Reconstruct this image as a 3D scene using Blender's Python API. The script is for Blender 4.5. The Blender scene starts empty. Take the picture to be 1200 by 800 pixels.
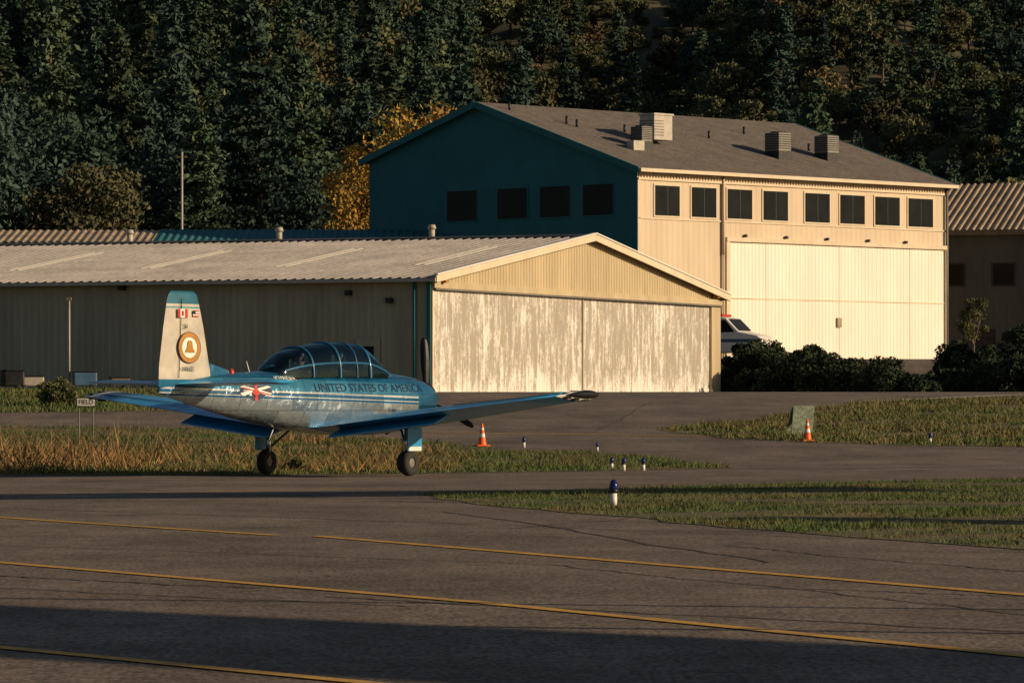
import bpy,bmesh,math,random
import numpy as np
from mathutils import Vector,Matrix
random.seed(4); rng=np.random.default_rng(7)
CH=1.167; F=5200.0; HOR=475.0
scn=bpy.context.scene
COL=scn.collection
# ------------------------------------------------------------ terrain
def sm(t):
    t=np.clip(t,0,1); return t*t*(3-2*t)
def gz(x,y):
    x=np.asarray(x,float); y=np.asarray(y,float)
    z=1.62*sm((y-82)/68.)+1.74*sm((y-198)/12.)
    h=np.maximum(0,y-320)
    hill=h*h/(h+60.)*0.24
    amp=sm((y-340)/120.)
    hill=hill+amp*(5*np.sin(x*.033+1.0+y*.006)+3*np.sin(x*.071+y*.021)+2.*np.sin(x*.13-y*.03))
    return z+hill
def gzf(x,y): return float(gz(x,y))
def G(px,py):
    k=(px-600)/F
    lo,hi=12.,150.
    for _ in range(50):
        m=(lo+hi)/2
        yy=HOR-(gzf(k*m,m)-CH)*F/m
        if yy>py: lo=m
        else: hi=m
    return (k*lo,lo)
def at(px,D): return ((px-600)/F*D, D)
def zat(py,D): return CH+(HOR-py)/F*D
# ------------------------------------------------------------ materials
def newmat(name):
    m=bpy.data.materials.new(name); m.use_nodes=True
    nt=m.node_tree; b=nt.nodes['Principled BSDF']; return m,nt,b
def N(nt,t,**k):
    n=nt.nodes.new(t)
    for a,v in k.items(): setattr(n,a,v)
    return n
def pm(name,c1,c2=None,scale=3.,rough=.8,metal=0.,bump=0.,stretch=(1,1,1),lo=.35,hi=.65,coat=0,objrand=0,spec=.3,fine=0,finescale=40,det=5):
    m,nt,b=newmat(name); L=nt.links
    if c2 is None: c2=tuple(x*.75 for x in c1)
    tc=N(nt,'ShaderNodeTexCoord'); mp=N(nt,'ShaderNodeMapping'); mp.inputs['Scale'].default_value=stretch
    L.new(tc.outputs['Object'],mp.inputs['Vector'])
    no=N(nt,'ShaderNodeTexNoise'); no.inputs['Scale'].default_value=scale; no.inputs['Detail'].default_value=det; no.inputs['Roughness'].default_value=.65
    L.new(mp.outputs[0],no.inputs['Vector'])
    mr=N(nt,'ShaderNodeMapRange'); mr.inputs[1].default_value=lo; mr.inputs[2].default_value=hi
    L.new(no.outputs[0],mr.inputs[0])
    mx=N(nt,'ShaderNodeMix',data_type='RGBA'); mx.inputs[6].default_value=(*c1,1); mx.inputs[7].default_value=(*c2,1)
    L.new(mr.outputs[0],mx.inputs[0]); out=mx.outputs[2]
    if fine:
        n2=N(nt,'ShaderNodeTexNoise'); n2.inputs['Scale'].default_value=finescale; n2.inputs['Detail'].default_value=min(3,det)
        L.new(tc.outputs['Object'],n2.inputs['Vector'])
        m2=N(nt,'ShaderNodeMapRange'); m2.inputs[1].default_value=.3; m2.inputs[2].default_value=.7; m2.inputs[3].default_value=1-fine; m2.inputs[4].default_value=1+fine
        L.new(n2.outputs[0],m2.inputs[0])
        vm=N(nt,'ShaderNodeVectorMath',operation='SCALE'); L.new(out,vm.inputs[0]); L.new(m2.outputs[0],vm.inputs['Scale']); out=vm.outputs[0]
    if objrand:
        oi=N(nt,'ShaderNodeObjectInfo'); hs=N(nt,'ShaderNodeHueSaturation')
        a=N(nt,'ShaderNodeMapRange'); a.inputs[3].default_value=.5-objrand*.035; a.inputs[4].default_value=.5+objrand*.05
        v=N(nt,'ShaderNodeMapRange'); v.inputs[3].default_value=1-objrand*.4; v.inputs[4].default_value=1+objrand*.4
        L.new(oi.outputs['Random'],a.inputs[0]); 
        mu=N(nt,'ShaderNodeMath',operation='MULTIPLY'); mu.inputs[1].default_value=7.31; L.new(oi.outputs['Random'],mu.inputs[0])
        fr=N(nt,'ShaderNodeMath',operation='FRACT'); L.new(mu.outputs[0],fr.inputs[0]); L.new(fr.outputs[0],v.inputs[0])
        L.new(a.outputs[0],hs.inputs['Hue']); L.new(v.outputs[0],hs.inputs['Value']); L.new(out,hs.inputs['Color']); out=hs.outputs[0]
    L.new(out,b.inputs['Base Color'])
    b.inputs['Roughness'].default_value=rough; b.inputs['Metallic'].default_value=metal
    b.inputs['Specular IOR Level'].default_value=spec
    if coat: b.inputs['Coat Weight'].default_value=coat; b.inputs['Coat Roughness'].default_value=.08
    if bump:
        bp=N(nt,'ShaderNodeBump'); bp.inputs['Strength'].default_value=bump; bp.inputs['Distance'].default_value=.05
        L.new(no.outputs[0],bp.inputs['Height']); L.new(bp.outputs[0],b.inputs['Normal'])
    return m
M={}
def asphalt():
    m,nt,b=newmat('asphalt'); L=nt.links; tc=N(nt,'ShaderNodeTexCoord')
    def noise(sc,st,det,lo,hi,a,c):
        mp=N(nt,'ShaderNodeMapping'); mp.inputs['Scale'].default_value=st; L.new(tc.outputs['Object'],mp.inputs['Vector'])
        n=N(nt,'ShaderNodeTexNoise'); n.inputs['Scale'].default_value=sc; n.inputs['Detail'].default_value=det; n.inputs['Roughness'].default_value=.7; L.new(mp.outputs[0],n.inputs['Vector'])
        r=N(nt,'ShaderNodeMapRange'); r.inputs[1].default_value=lo; r.inputs[2].default_value=hi; r.inputs[3].default_value=a; r.inputs[4].default_value=c; L.new(n.outputs[0],r.inputs[0]); return r.outputs[0]
    a=noise(.3,(1,1,1),5,.3,.7,.66,1.24); s=noise(1.2,(.6,.12,1),4,.35,.65,.82,1.14); f=noise(34,(1,.3,1),2,.36,.64,.62,1.42); g=noise(7,(1,.4,1),4,.35,.65,.86,1.14)
    mm=a
    for q in (s,f,g):
        k=N(nt,'ShaderNodeMath',operation='MULTIPLY'); L.new(mm,k.inputs[0]); L.new(q,k.inputs[1]); mm=k.outputs[0]
    vm=N(nt,'ShaderNodeVectorMath',operation='SCALE'); vm.inputs[0].default_value=(.170,.136,.110); L.new(mm,vm.inputs['Scale']); L.new(vm.outputs[0],b.inputs['Base Color'])
    b.inputs['Roughness'].default_value=.95; b.inputs['Specular IOR Level'].default_value=.1; return m
M['asphalt']=asphalt()
M['soil']=pm('grass_soil',(.07,.08,.03),(.17,.12,.06),.25,.95,fine=.4,finescale=9)
M['hillground']=pm('hill_ground',(.11,.09,.05),(.06,.066,.036),.03,.95,fine=.4,finescale=.5,det=3)
M['yellow']=pm('yellow_paint',(.60,.33,.055),(.30,.19,.08),2.5,.8,lo=.45,hi=.75,fine=.3)
M['whiteline']=pm('white_line_paint',(.55,.52,.46),(.3,.28,.25),2.5,.8)
M['tar']=pm('tar_seal',(.05,.043,.04),(.075,.063,.055),3,.8)
M['concrete']=pm('concrete',(.42,.36,.28),(.3,.26,.2),2,.9)
M['cream']=pm('cream_paint',(.62,.50,.36),(.54,.43,.31),.5,.75,stretch=(1,1,.3))
M['creamtrim']=pm('cream_trim',(.66,.55,.40),(.56,.46,.33),.8,.7)
M['teal']=pm('teal_paint',(.028,.15,.17),(.023,.12,.14),.5,.8)
M['tealtrim']=pm('teal_trim',(.02,.16,.18),(.02,.12,.14),1,.6)
M['whitedoor']=pm('white_door_paint',(.82,.76,.66),(.74,.67,.57),.6,.7,stretch=(1,1,.25))
M['tan']=pm('tan_siding',(.50,.40,.25),(.40,.32,.2),1.2,.8,stretch=(1,1,.2))
M['olive']=pm('olive_siding',(.42,.38,.28),(.31,.28,.21),.8,.8,stretch=(1,1,.2))
M['shingle']=pm('shingle_roof',(.17,.14,.118),(.115,.095,.083),1.2,.95,fine=.3,finescale=7)
M['metalroof']=pm('metal_roof',(.38,.34,.32),(.26,.24,.22),.5,.7,metal=0.1,fine=.1,finescale=3)
M['rust']=pm('weathered_roof',(.40,.30,.2),(.22,.17,.12),.8,.8)
M['skylight']=pm('skylight_panel',(.48,.44,.39),(.40,.36,.32),2,.6)
M['darkmetal']=pm('dark_metal',(.04,.04,.042),(.02,.02,.02),5,.5,metal=.5)
M['acmetal']=pm('grey_metal',(.20,.18,.16),(.14,.13,.115),3,.6,metal=.2)
M['ltmetal']=pm('light_metal',(.45,.40,.33),(.34,.31,.27),3,.6,metal=.1)
M['glassdark']=pm('window_glass',(.006,.008,.010),(.012,.014,.016),.8,.25,spec=.08)
lf=dict(det=1)
M['bark']=pm('bark',(.15,.11,.08),(.09,.065,.05),4,.95,det=1)
M['leaf_con']=pm('conifer_foliage',(.082,.110,.060),(.046,.076,.050),.7,.85,objrand=.8,spec=.1,**lf)
M['leaf_oak']=pm('oak_foliage',(.135,.125,.058),(.072,.088,.048),.7,.85,objrand=1.,spec=.1,**lf)
M['leaf_dark']=pm('dark_foliage',(.060,.095,.066),(.038,.064,.052),.7,.85,objrand=.6,spec=.1,**lf)
M['leaf_dry']=pm('dry_foliage',(.18,.125,.062),(.11,.088,.048),.7,.85,objrand=.6,spec=.1,**lf)
M['leaf_gold']=pm('golden_foliage',(.48,.28,.05),(.26,.17,.045),.7,.8,objrand=.1,spec=.1,**lf)
M['leaf_jun']=pm('juniper_foliage',(.042,.058,.03),(.022,.034,.022),1.5,.85,spec=.1,**lf)
M['leaf_bush']=pm('bush_foliage',(.13,.13,.055),(.07,.075,.035),3,.85,spec=.1,**lf)
M['grassb']=pm('grass_blades',(.075,.115,.032),(.15,.125,.055),.5,.8,spec=.1,fine=.45,finescale=6,lo=.42,hi=.66,det=3)
M['bankb']=pm('bank_grass_blades',(.13,.13,.05),(.25,.17,.085),.4,.8,spec=.1,fine=.4,finescale=6,det=3)
M['dryb']=pm('dry_grass_blades',(.34,.19,.085),(.09,.10,.04),.45,.85,spec=.1,fine=.5,finescale=4,det=3,lo=.42,hi=.60)
M['rubber']=pm('rubber',(.02,.02,.02),(.03,.03,.03),8,.8)
M['white']=pm('white_paint',(.78,.74,.68),(.7,.66,.6),4,.4)
M['black']=pm('black_paint',(.012,.012,.014),(.02,.02,.02),4,.4)
M['red']=pm('red_paint',(.50,.04,.03),(.4,.04,.03),4,.4)
M['navy']=pm('navy_paint',(.01,.02,.07),(.012,.02,.05),4,.4)
M['gold']=pm('gold_paint',(.46,.21,.04),(.34,.16,.03),6,.4)
M['orange']=pm('orange_plastic',(.85,.14,.02),(.7,.12,.02),6,.5)
M['bluelens']=pm('blue_lens',(.01,.02,.16),(.01,.015,.1),6,.15)
M['skin']=pm('skin',(.45,.26,.18),(.4,.22,.15),10,.6)
M['shirt']=pm('shirt',(.16,.15,.13),(.10,.10,.09),10,.8)
M['wood']=pm('pole_wood',(.2,.15,.1),(.13,.1,.07),3,.9)
M['signgreen']=pm('sign_board',(.20,.23,.16),(.12,.145,.10),6,.6,fine=.4,finescale=14)
M['bluetank']=pm('blue_plastic',(.06,.13,.22),(.05,.1,.17),3,.5)
M['darkwall']=pm('dark_siding',(.12,.11,.10),(.08,.08,.073),.8,.85,stretch=(1,1,.2))
def weathered():
    m,nt,b=newmat('weathered_white_door'); L=nt.links
    tc=N(nt,'ShaderNodeTexCoord')
    def noise(sc,st,det=6):
        mp=N(nt,'ShaderNodeMapping'); mp.inputs['Scale'].default_value=st; L.new(tc.outputs['Object'],mp.inputs['Vector'])
        n=N(nt,'ShaderNodeTexNoise'); n.inputs['Scale'].default_value=sc; n.inputs['Detail'].default_value=det; n.inputs['Roughness'].default_value=.75
        L.new(mp.outputs[0],n.inputs['Vector']); return n.outputs[0]
    a=noise(1.3,(1,1,.5)); c=noise(4.,(1,1,.10)); e=noise(9.,(1,1,.8))
    ad=N(nt,'ShaderNodeMath',operation='ADD'); L.new(a,ad.inputs[0]); L.new(c,ad.inputs[1])
    em=N(nt,'ShaderNodeMath',operation='MULTIPLY_ADD'); L.new(e,em.inputs[0]); em.inputs[1].default_value=.6; em.inputs[2].default_value=-.3
    ae=N(nt,'ShaderNodeMath',operation='ADD'); L.new(ad.outputs[0],ae.inputs[0]); L.new(em.outputs[0],ae.inputs[1])
    sp=N(nt,'ShaderNodeSeparateXYZ'); L.new(tc.outputs['Object'],sp.inputs[0])
    zr=N(nt,'ShaderNodeMapRange'); zr.inputs[1].default_value=1.7; zr.inputs[2].default_value=2.7; zr.inputs[3].default_value=-.10; zr.inputs[4].default_value=0.05; L.new(sp.outputs['Z'],zr.inputs[0])
    a2=N(nt,'ShaderNodeMath',operation='ADD'); L.new(ae.outputs[0],a2.inputs[0]); L.new(zr.outputs[0],a2.inputs[1])
    r=N(nt,'ShaderNodeMapRange'); r.inputs[1].default_value=.86; r.inputs[2].default_value=1.08; L.new(a2.outputs[0],r.inputs[0])
    mx=N(nt,'ShaderNodeMix',data_type='RGBA'); mx.inputs[6].default_value=(.70,.67,.61,1); mx.inputs[7].default_value=(.33,.29,.24,1); L.new(r.outputs[0],mx.inputs[0])
    L.new(mx.outputs[2],b.inputs['Base Color']); b.inputs['Roughness'].default_value=.85
    return m
M['weather']=weathered()
# ------------------------------------------------------------ object helpers
PINV={}
def link(o,parent=None):
    COL.objects.link(o)
    if parent is not None:
        o.parent=parent
        if parent.name in PINV: o.matrix_parent_inverse=PINV[parent.name]
    return o
def empty(name,loc=(0,0,0),inv=True,rotz=0):
    e=bpy.data.objects.new(name,None); COL.objects.link(e); e.location=loc; e.empty_display_size=.3
    e.rotation_euler=(0,0,rotz)
    if inv: PINV[e.name]=(Matrix.Translation(loc)@Matrix.Rotation(rotz,4,'Z')).inverted()
    return e
def mesh(name,vs,fs,mat,parent=None,smooth=False):
    me=bpy.data.meshes.new(name); me.from_pydata([tuple(v) for v in vs],[],[tuple(f) for f in fs])
    if isinstance(mat,str): mat=M[mat]
    me.materials.append(mat); me.update()
    if smooth:
        for p in me.polygons: p.use_smooth=True
    o=bpy.data.objects.new(name,me); return link(o,parent)
BOXF=[(0,3,2,1),(4,5,6,7),(0,1,5,4),(1,2,6,5),(2,3,7,6),(3,0,4,7)]
def box(name,c,s,mat,parent=None,rz=0,bev=0):
    x,y,z=s[0]/2,s[1]/2,s[2]/2; R=Matrix.Rotation(rz,3,'Z'); c=Vector(c)
    vs=[c+R@Vector(p) for p in [(-x,-y,-z),(x,-y,-z),(x,y,-z),(-x,y,-z),(-x,-y,z),(x,-y,z),(x,y,z),(-x,y,z)]]
    o=mesh(name,vs,BOXF,mat,parent)
    if bev:
        b=o.modifiers.new('b','BEVEL'); b.width=bev; b.segments=2
    return o
class Fr:
    def __init__(s,O,U):
        s.O=Vector(O); s.U=Vector((U[0],U[1],0)).normalized(); s.Nn=Vector((s.U.y,-s.U.x,0))
    def P(s,u,v,w=0): return s.O+s.U*u+Vector((0,0,v))+s.Nn*w
    def uv(s,px,py):
        k=(px-600)/F; u=(k*s.O.y-s.O.x)/(s.U.x-k*s.U.y); Y=s.O.y+s.U.y*u
        return u, zat(py,Y)-s.O.z
def fbox(name,f,u0,u1,v0,v1,w0,w1,mat,parent):
    vs=[f.P(u0,v0,w0),f.P(u1,v0,w0),f.P(u1,v0,w1),f.P(u0,v0,w1),f.P(u0,v1,w0),f.P(u1,v1,w0),f.P(u1,v1,w1),f.P(u0,v1,w1)]
    return mesh(name,vs,BOXF,mat,parent)
def beam(name,p0,p1,w,h,up,mat,parent):
    p0=Vector(p0);p1=Vector(p1);d=(p1-p0).normalized(); up=Vector(up); s=d.cross(up).normalized(); t=s.cross(d).normalized()
    vs=[]
    for p in (p0,p1):
        for a,b in ((-1,-1),(1,-1),(1,1),(-1,1)): vs.append(p+s*a*w/2+t*b*h/2)
    return mesh(name,vs,[(0,1,2,3),(7,6,5,4),(0,4,5,1),(1,5,6,2),(2,6,7,3),(3,7,4,0)],mat,parent)
def ribbed(name,P0,A,B,Nn,L,pitch,depth,mat,parent,lf=None,bf=None):
    P0=Vector(P0);A=Vector(A).normalized();B=Vector(B);Nn=Vector(Nn)
    prof=[]; n=int(L/pitch)
    for i in range(n+1):
        for a,w in ((0,0),(.5,0),(.62,1),(.88,1)):
            aa=(i+a)*pitch
            if aa<=L: prof.append((aa,w*depth))
    prof.append((L,0)); vs=[];fs=[]
    for a,w in prof:
        l=lf(a) if lf else 1.; b=bf(a) if bf else 0.
        vs.append(P0+A*a+Nn*w+B*b); vs.append(P0+A*a+Nn*w+B*l)
    for i in range(len(prof)-1): fs.append((2*i,2*i+2,2*i+3,2*i+1))
    return mesh(name,vs,fs,mat,parent)
def cyl(name,p0,p1,r0,r1,mat,parent=None,seg=12,smooth=True):
    p0=Vector(p0);p1=Vector(p1);d=(p1-p0).normalized(); s=d.orthogonal().normalized(); t=d.cross(s)
    vs=[];fs=[]
    for p,r in ((p0,r0),(p1,r1)):
        for i in range(seg):
            a=2*math.pi*i/seg; vs.append(p+s*math.cos(a)*r+t*math.sin(a)*r)
    for i in range(seg): j=(i+1)%seg; fs.append((i,j,seg+j,seg+i))
    fs.append(tuple(range(seg))[::-1]); fs.append(tuple(range(seg,2*seg)))
    o=mesh(name,vs,fs,mat,parent)
    if smooth:
        for p in o.data.polygons[:seg]: p.use_smooth=True
    return o
def lathe(name,c,axis,prof,mat,parent=None,seg=24,smooth=True):
    c=Vector(c);d=Vector(axis).normalized(); s=d.orthogonal().normalized(); t=d.cross(s); vs=[];fs=[]
    for r,h in prof:
        for i in range(seg):
            a=2*math.pi*i/seg; vs.append(c+d*h+(s*math.cos(a)+t*math.sin(a))*r)
    for k in range(len(prof)-1):
        for i in range(seg):
            j=(i+1)%seg; fs.append((k*seg+i,k*seg+j,(k+1)*seg+j,(k+1)*seg+i))
    return mesh(name,vs,fs,mat,parent,smooth)
def bigmesh(name,V,nper,mats,matidx=None,parent=None,addlink=True):
    V=np.ascontiguousarray(V,dtype=np.float32); nv=len(V); nf=nv//nper
    me=bpy.data.meshes.new(name); me.vertices.add(nv); me.vertices.foreach_set('co',V.ravel())
    me.loops.add(nv); me.loops.foreach_set('vertex_index',np.arange(nv,dtype=np.int32))
    me.polygons.add(nf); me.polygons.foreach_set('loop_start',np.arange(0,nv,nper,dtype=np.int32))
    try: me.polygons.foreach_set('loop_total',np.full(nf,nper,dtype=np.int32))
    except Exception: pass
    for m in mats: me.materials.append(M[m])
    if matidx is not None: me.polygons.foreach_set('material_index',matidx.astype(np.int32))
    me.update(calc_edges=True); me.validate()
    if not addlink: return me
    return link(bpy.data.objects.new(name,me),parent)
# ------------------------------------------------------------ ground
ys=list(range(-300,0,50))+list(range(0,216,1))+list(range(220,900,8))+[950,1100,1300]
xs=[-1200,-700,-400,-260]+list(range(-200,241,8))+[300,450,800,1300]
X,Y=np.meshgrid(xs,ys); Z=gz(X,Y)
V=np.stack([X,Y,Z],-1).reshape(-1,3); nx=len(xs); fs=[];mi=[]
for j in range(len(ys)-1):
    for i in range(nx-1):
        a=j*nx+i; fs.append((a,a+1,a+nx+1,a+nx)); mi.append(1 if ys[j]>=212 else 0)
g=mesh('ground',V,fs,'soil'); g.data.materials.append(M['hillground']); g.data.polygons.foreach_set('material_index',mi)
def drape(name,pts,off,mat,parent=None,step=1):
    bm=bmesh.new(); vs=[bm.verts.new((p[0],p[1],0)) for p in pts]; bm.faces.new(vs)
    y0=min(p[1] for p in pts); y1=max(p[1] for p in pts)
    for y in range(int(math.ceil(max(y0,80))),int(min(y1,215))+1,step):
        bmesh.ops.bisect_plane(bm,geom=bm.verts[:]+bm.edges[:]+bm.faces[:],plane_co=(0,y,0),plane_no=(0,1,0))
    bmesh.ops.triangulate(bm,faces=bm.faces[:])
    for v in bm.verts: v.co.z=gzf(v.co.x,v.co.y)+off
    bm.normal_update()
    for f in bm.faces:
        if f.normal.z<0: f.normal_flip()
    me=bpy.data.meshes.new(name); bm.to_mesh(me); bm.free(); me.materials.append(M[mat])
    return link(bpy.data.objects.new(name,me),parent)
def wob(pts,n=14,amp=.16):
    out=[]
    for i in range(len(pts)):
        a=Vector((*pts[i],0));b=Vector((*pts[(i+1)%len(pts)],0)); d=(b-a); L=d.length
        nn=Vector((-d.y,d.x,0)).normalized() if L>0 else Vector((0,0,0))
        k=max(1,min(n,int(L/1.)))
        for j in range(k):
            p=a+d*j/k
            if j: p+=nn*random.uniform(-amp,amp)
            out.append((p.x,p.y))
    return out
drape('asphalt_apron',[(-80,-40),(70,-40),(70,150),(42,165),(34,197.5),(9,197.5),(-80,197.5)],.006,'asphalt')
drape('hangar_forecourt',[(9.6,197.6),(34,197.6),(44,214.9),(44,242),(12,242)],.006,'asphalt')
island=[G(487,579),G(700,573),G(950,567),G(1200,562),(9.6,68.5),(16,66),(16,30),G(1200,645),G(1050,634),G(850,619),G(700,604),G(560,592)]
isl=wob(island); drape('grass_island',isl,.012,'soil')
wedge=[(-40,74),G(0,557.5),G(300,557),G(500,555),G(700,552),G(862,548),G(780,537),G(690,530),G(560,525),G(480,516),G(330,505),G(0,500),(-40,119)]
wd=wob(wedge); drape('grass_verge',wd,.012,'soil')
bank=[G(770,503),G(850,514),G(930,518),G(1050,522),G(1200,524),(30,96),(40,140),(24,147),G(1195,466),G(1010,472),G(950,481),G(880,493)]
bk=wob(bank); drape('grass_bank',bk,.012,'soil')
upl=[(-60,122),G(0,484),G(250,481),G(380,474),G(460,466),(-4.4,150),(-3.6,167),(-60,192)]
ul=wob(upl); drape('grass_upper_verge',ul,.012,'soil')
def ribbon(name,pts,w,off,mat,parent=None,fine=False):
    P=[Vector((p[0],p[1],0)) for p in pts]
    R=[]
    for a,b in zip(P[:-1],P[1:]):
        n=max(1,int((b-a).length/.5))
        for i in range(n): R.append(a+(b-a)*i/n)
    R.append(P[-1]); vs=[];fs=[]
    for i,p in enumerate(R):
        d=(R[min(i+1,len(R)-1)]-R[max(i-1,0)]).normalized(); n=Vector((-d.y,d.x,0))
        ww=w/2
        for s in (-1,1):
            q=p+n*s*ww; vs.append((q.x,q.y,gzf(q.x,q.y)+off))
    for i in range(len(R)-1): fs.append((2*i+1,2*i,2*i+2,2*i+3))
    return mesh(name,vs,fs,mat,parent)
def ext(a,b,t):
    return (a[0]+(b[0]-a[0])*t,a[1]+(b[1]-a[1])*t)
mk=empty('pavement_markings')
a,b=G(0,607),G(322,628); ribbon('yellow_line',[ext(a,b,-1.5),b],.13,.012,'yellow',mk)
a,b=G(372,629),G(1200,698); ribbon('yellow_line_b',[a,ext(a,b,1.6)],.14,.012,'yellow',mk)
a,b=G(0,660),G(560,707); c=G(1200,770); ribbon('yellow_line_c',[ext(a,b,-1),a,b,c,ext(b,c,1.5)],.13,.012,'yellow',mk)
a,b=G(0,760),G(400,799); ribbon('yellow_line_d',[ext(a,b,-1),a,b,ext(a,b,2)],.12,.012,'yellow',mk)
a,b=G(0,581),G(430,573); ribbon('yellow_line_e',[ext(a,b,-1),b],.1,.012,'yellow',mk)
a,b=G(505,507),G(830,511); ribbon('yellow_line_f',[a,b],.2,.012,'yellow',mk)
a,b=G(1005,551),G(1200,549); ribbon('white_line',[a,ext(a,b,3)],.3,.012,'whiteline',mk)
tr=empty('tar_crack_seals')
def crack(a,b,w=.05,amp=.25):
    n=30; pts=[]; off=0; offs=[0]
    for i in range(n): off+=random.uniform(-amp,amp)*.35; off*=.85; offs.append(off)
    d=(Vector(b)-Vector(a)); nn=Vector((-d.y,d.x)).normalized()
    for i in range(n+1):
        p=Vector(a)+d*i/n+nn*offs[i]; pts.append((p.x,p.y))
    ribbon('seal',pts,w,.0095,'tar',tr)
for a,b in [((0,596),(480,612)),((480,612),(1200,640)),((0,640),(640,662)),((640,662),(1200,722)),((520,600),(900,660)),((380,700),(1200,742)),((0,690),(500,712)),((850,640),(1200,672)),((60,570),(480,588)),((700,505),(770,468)),((870,535),(1200,540)),((560,490),(900,500)),((0,625),(350,618)),((900,560),(1200,556)),((0,675),(300,690)),((600,620),(820,600)),((490,588),(600,592)),((880,690),(1200,700))]:
    crack(G(*a),G(*b),random.uniform(.025,.045),.16)
kerb=[G(1012,471),G(1100,467),G(1195,463),(30,152)]
ribbon('concrete_path',kerb,.7,.02,'concrete')
# ------------------------------------------------------------ grass blades
def inpoly(P,poly):
    x,y=P[:,0],P[:,1]; ins=np.zeros(len(P),bool); n=len(poly)
    for i in range(n):
        x1,y1=poly[i];x2,y2=poly[(i+1)%n]
        c=((y1>y)!=(y2>y))&(x<(x2-x1)*(y-y1)/((y2-y1) if y2!=y1 else 1e-9)+x1); ins^=c
    return ins
def blades(name,poly,n,hmin,hmax,w,mat,clump=.5,clip=None,parent=None,lean=.5,thin=0.,fade=None):
    poly=np.array(poly); lo=poly.min(0); hi=poly.max(0)
    if clip is not None: lo=np.maximum(lo,clip[0]); hi=np.minimum(hi,clip[1])
    P=rng.uniform(lo,hi,(n,2)); P=P[inpoly(P,poly)]
    def cf(P): return (np.sin(P[:,0]*1.3+np.sin(P[:,1]*.7)*2)+np.sin(P[:,1]*.9+P[:,0]*.4)+np.sin(P[:,0]*3.1-P[:,1]*2.3))/3
    c=cf(P)
    if thin: P=P[c>-1+thin*rng.random(len(c))*2]; c=cf(P)
    m=len(P); h=(hmin+(hmax-hmin)*rng.random(m)**2.5)*np.maximum(.2,1+clump*c); z=gz(P[:,0],P[:,1])+.008
    if fade: h*=np.clip((fade[1]-P[:,0])/(fade[1]-fade[0]),.25,1)
    a=rng.uniform(0,6.28,m); dx=np.cos(a)*w/2; dy=np.sin(a)*w/2; l=rng.normal(0,lean,(m,2))*h[:,None]
    V=np.zeros((m,3,3)); V[:,0]=np.stack([P[:,0]-dx,P[:,1]-dy,z],1); V[:,1]=np.stack([P[:,0]+dx,P[:,1]+dy,z],1); V[:,2]=np.stack([P[:,0]+l[:,0],P[:,1]+l[:,1],z+h],1)
    return bigmesh(name,V.reshape(-1,3),3,[mat],parent=parent)
blades('island_grass',isl,200000,.015,.055,.012,'grassb',clump=.8,clip=((-3,30),(9,70)),thin=.7)
blades('verge_grass',wd,120000,.03,.12,.02,'grassb',clump=.8,clip=((-14,74),(6,125)),thin=.5)
dry=[(-16,74.3),G(0,556.5),G(300,555.5),G(360,553),G(330,520),G(200,504),G(0,503),(-20,108)]
blades('dry_grass',dry,42000,.06,.52,.026,'dryb',clump=1.3,lean=.7,clip=((-15,74),(0,96)),thin=1.55,fade=(-8.5,-3.5))
dry2=[G(300,555),G(520,553),G(560,535),G(480,520),G(330,512)]
blades('dry_grass_patch',dry2,16000,.05,.22,.02,'dryb',clump=.9,thin=1.2,lean=.7)
blades('bank_grass',bk,110000,.04,.14,.03,'grassb',clump=.8,clip=((3,94),(22,150)),thin=.5)
blades('bank_dry_grass',bk,80000,.05,.15,.03,'bankb',clump=.9,clip=((3,94),(22,150)),thin=1.1)
blades('upper_verge_grass',ul,70000,.06,.18,.04,'grassb',clump=.6,clip=((-24,118),(0,176)))
# ------------------------------------------------------------ small metal hangar
ang=math.radians(22.6); dU=(math.sin(ang),math.cos(ang))
O=(-3.07,168,1.62)
sh=empty('metal_hangar',O)
fg=Fr(O,dU)
fl=Fr(O,(-dU[1],dU[0])); fl.Nn=-fl.Nn if fl.Nn.y>0 else fl.Nn
W=31.9; EV=4.35; RG=6.42; LN=48.
def gt(u): return EV+(RG-EV)*(1-abs(u-W/2)/(W/2))
ribbed('gable_siding',fg.P(0,4.22,.0),fg.U,(0,0,1),fg.Nn,W,.3,.03,'tan',sh,lf=lambda a:gt(a)-4.22)
fbox('floor_slab',fg,0,W,-.3,.03,-LN,.05,'concrete',sh)
fbox('door_header',fg,.0,W,4.0,4.24,-.1,.16,'tan',sh)
fbox('door_track',fg,.0,W,3.93,4.0,.1,.22,'acmetal',sh)
uR=30.75; nP=8
for i in range(nP):
    u0=.12+(uR-.12)*i/nP; u1=.12+(uR-.12)*(i+1)/nP; w=.0 if i//4 else .03
    ribbed('door_panel_%d'%i,fg.P(u0+.003,.05,w-.02),fg.U,(0,0,1),fg.Nn,u1-u0-.006,.4,.016,'weather',sh,lf=lambda a:3.9)
fbox('door_centre_seam',fg,15.4,15.5,.05,3.95,.02,.07,'olive',sh)
fbox('corner_post',fg,uR,W,0,4.0,-.3,.1,'tan',sh)
fbox('corner_post_near',fg,-.02,.11,0,4.0,-.2,.08,'creamtrim',sh)
ribbed('side_siding',fl.P(0,0,0),fl.U,(0,0,1),fl.Nn,LN,.3,.03,'olive',sh,lf=lambda a:EV)
fb=Fr(fg.P(W,0,0),(-dU[1],dU[0]))
ribbed('far_side_siding',fb.P(0,0,0),fb.U,(0,0,1),-fl.Nn,LN,.3,.035,'olive',sh,lf=lambda a:EV)
bk0=fl.P(LN,0,0)
ribbed('rear_siding',bk0,fg.U,(0,0,1),-fg.Nn,W,.3,.035,'olive',sh,lf=lambda a:gt(a))
oh=.45
sl=(RG-EV)/(W/2)
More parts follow.
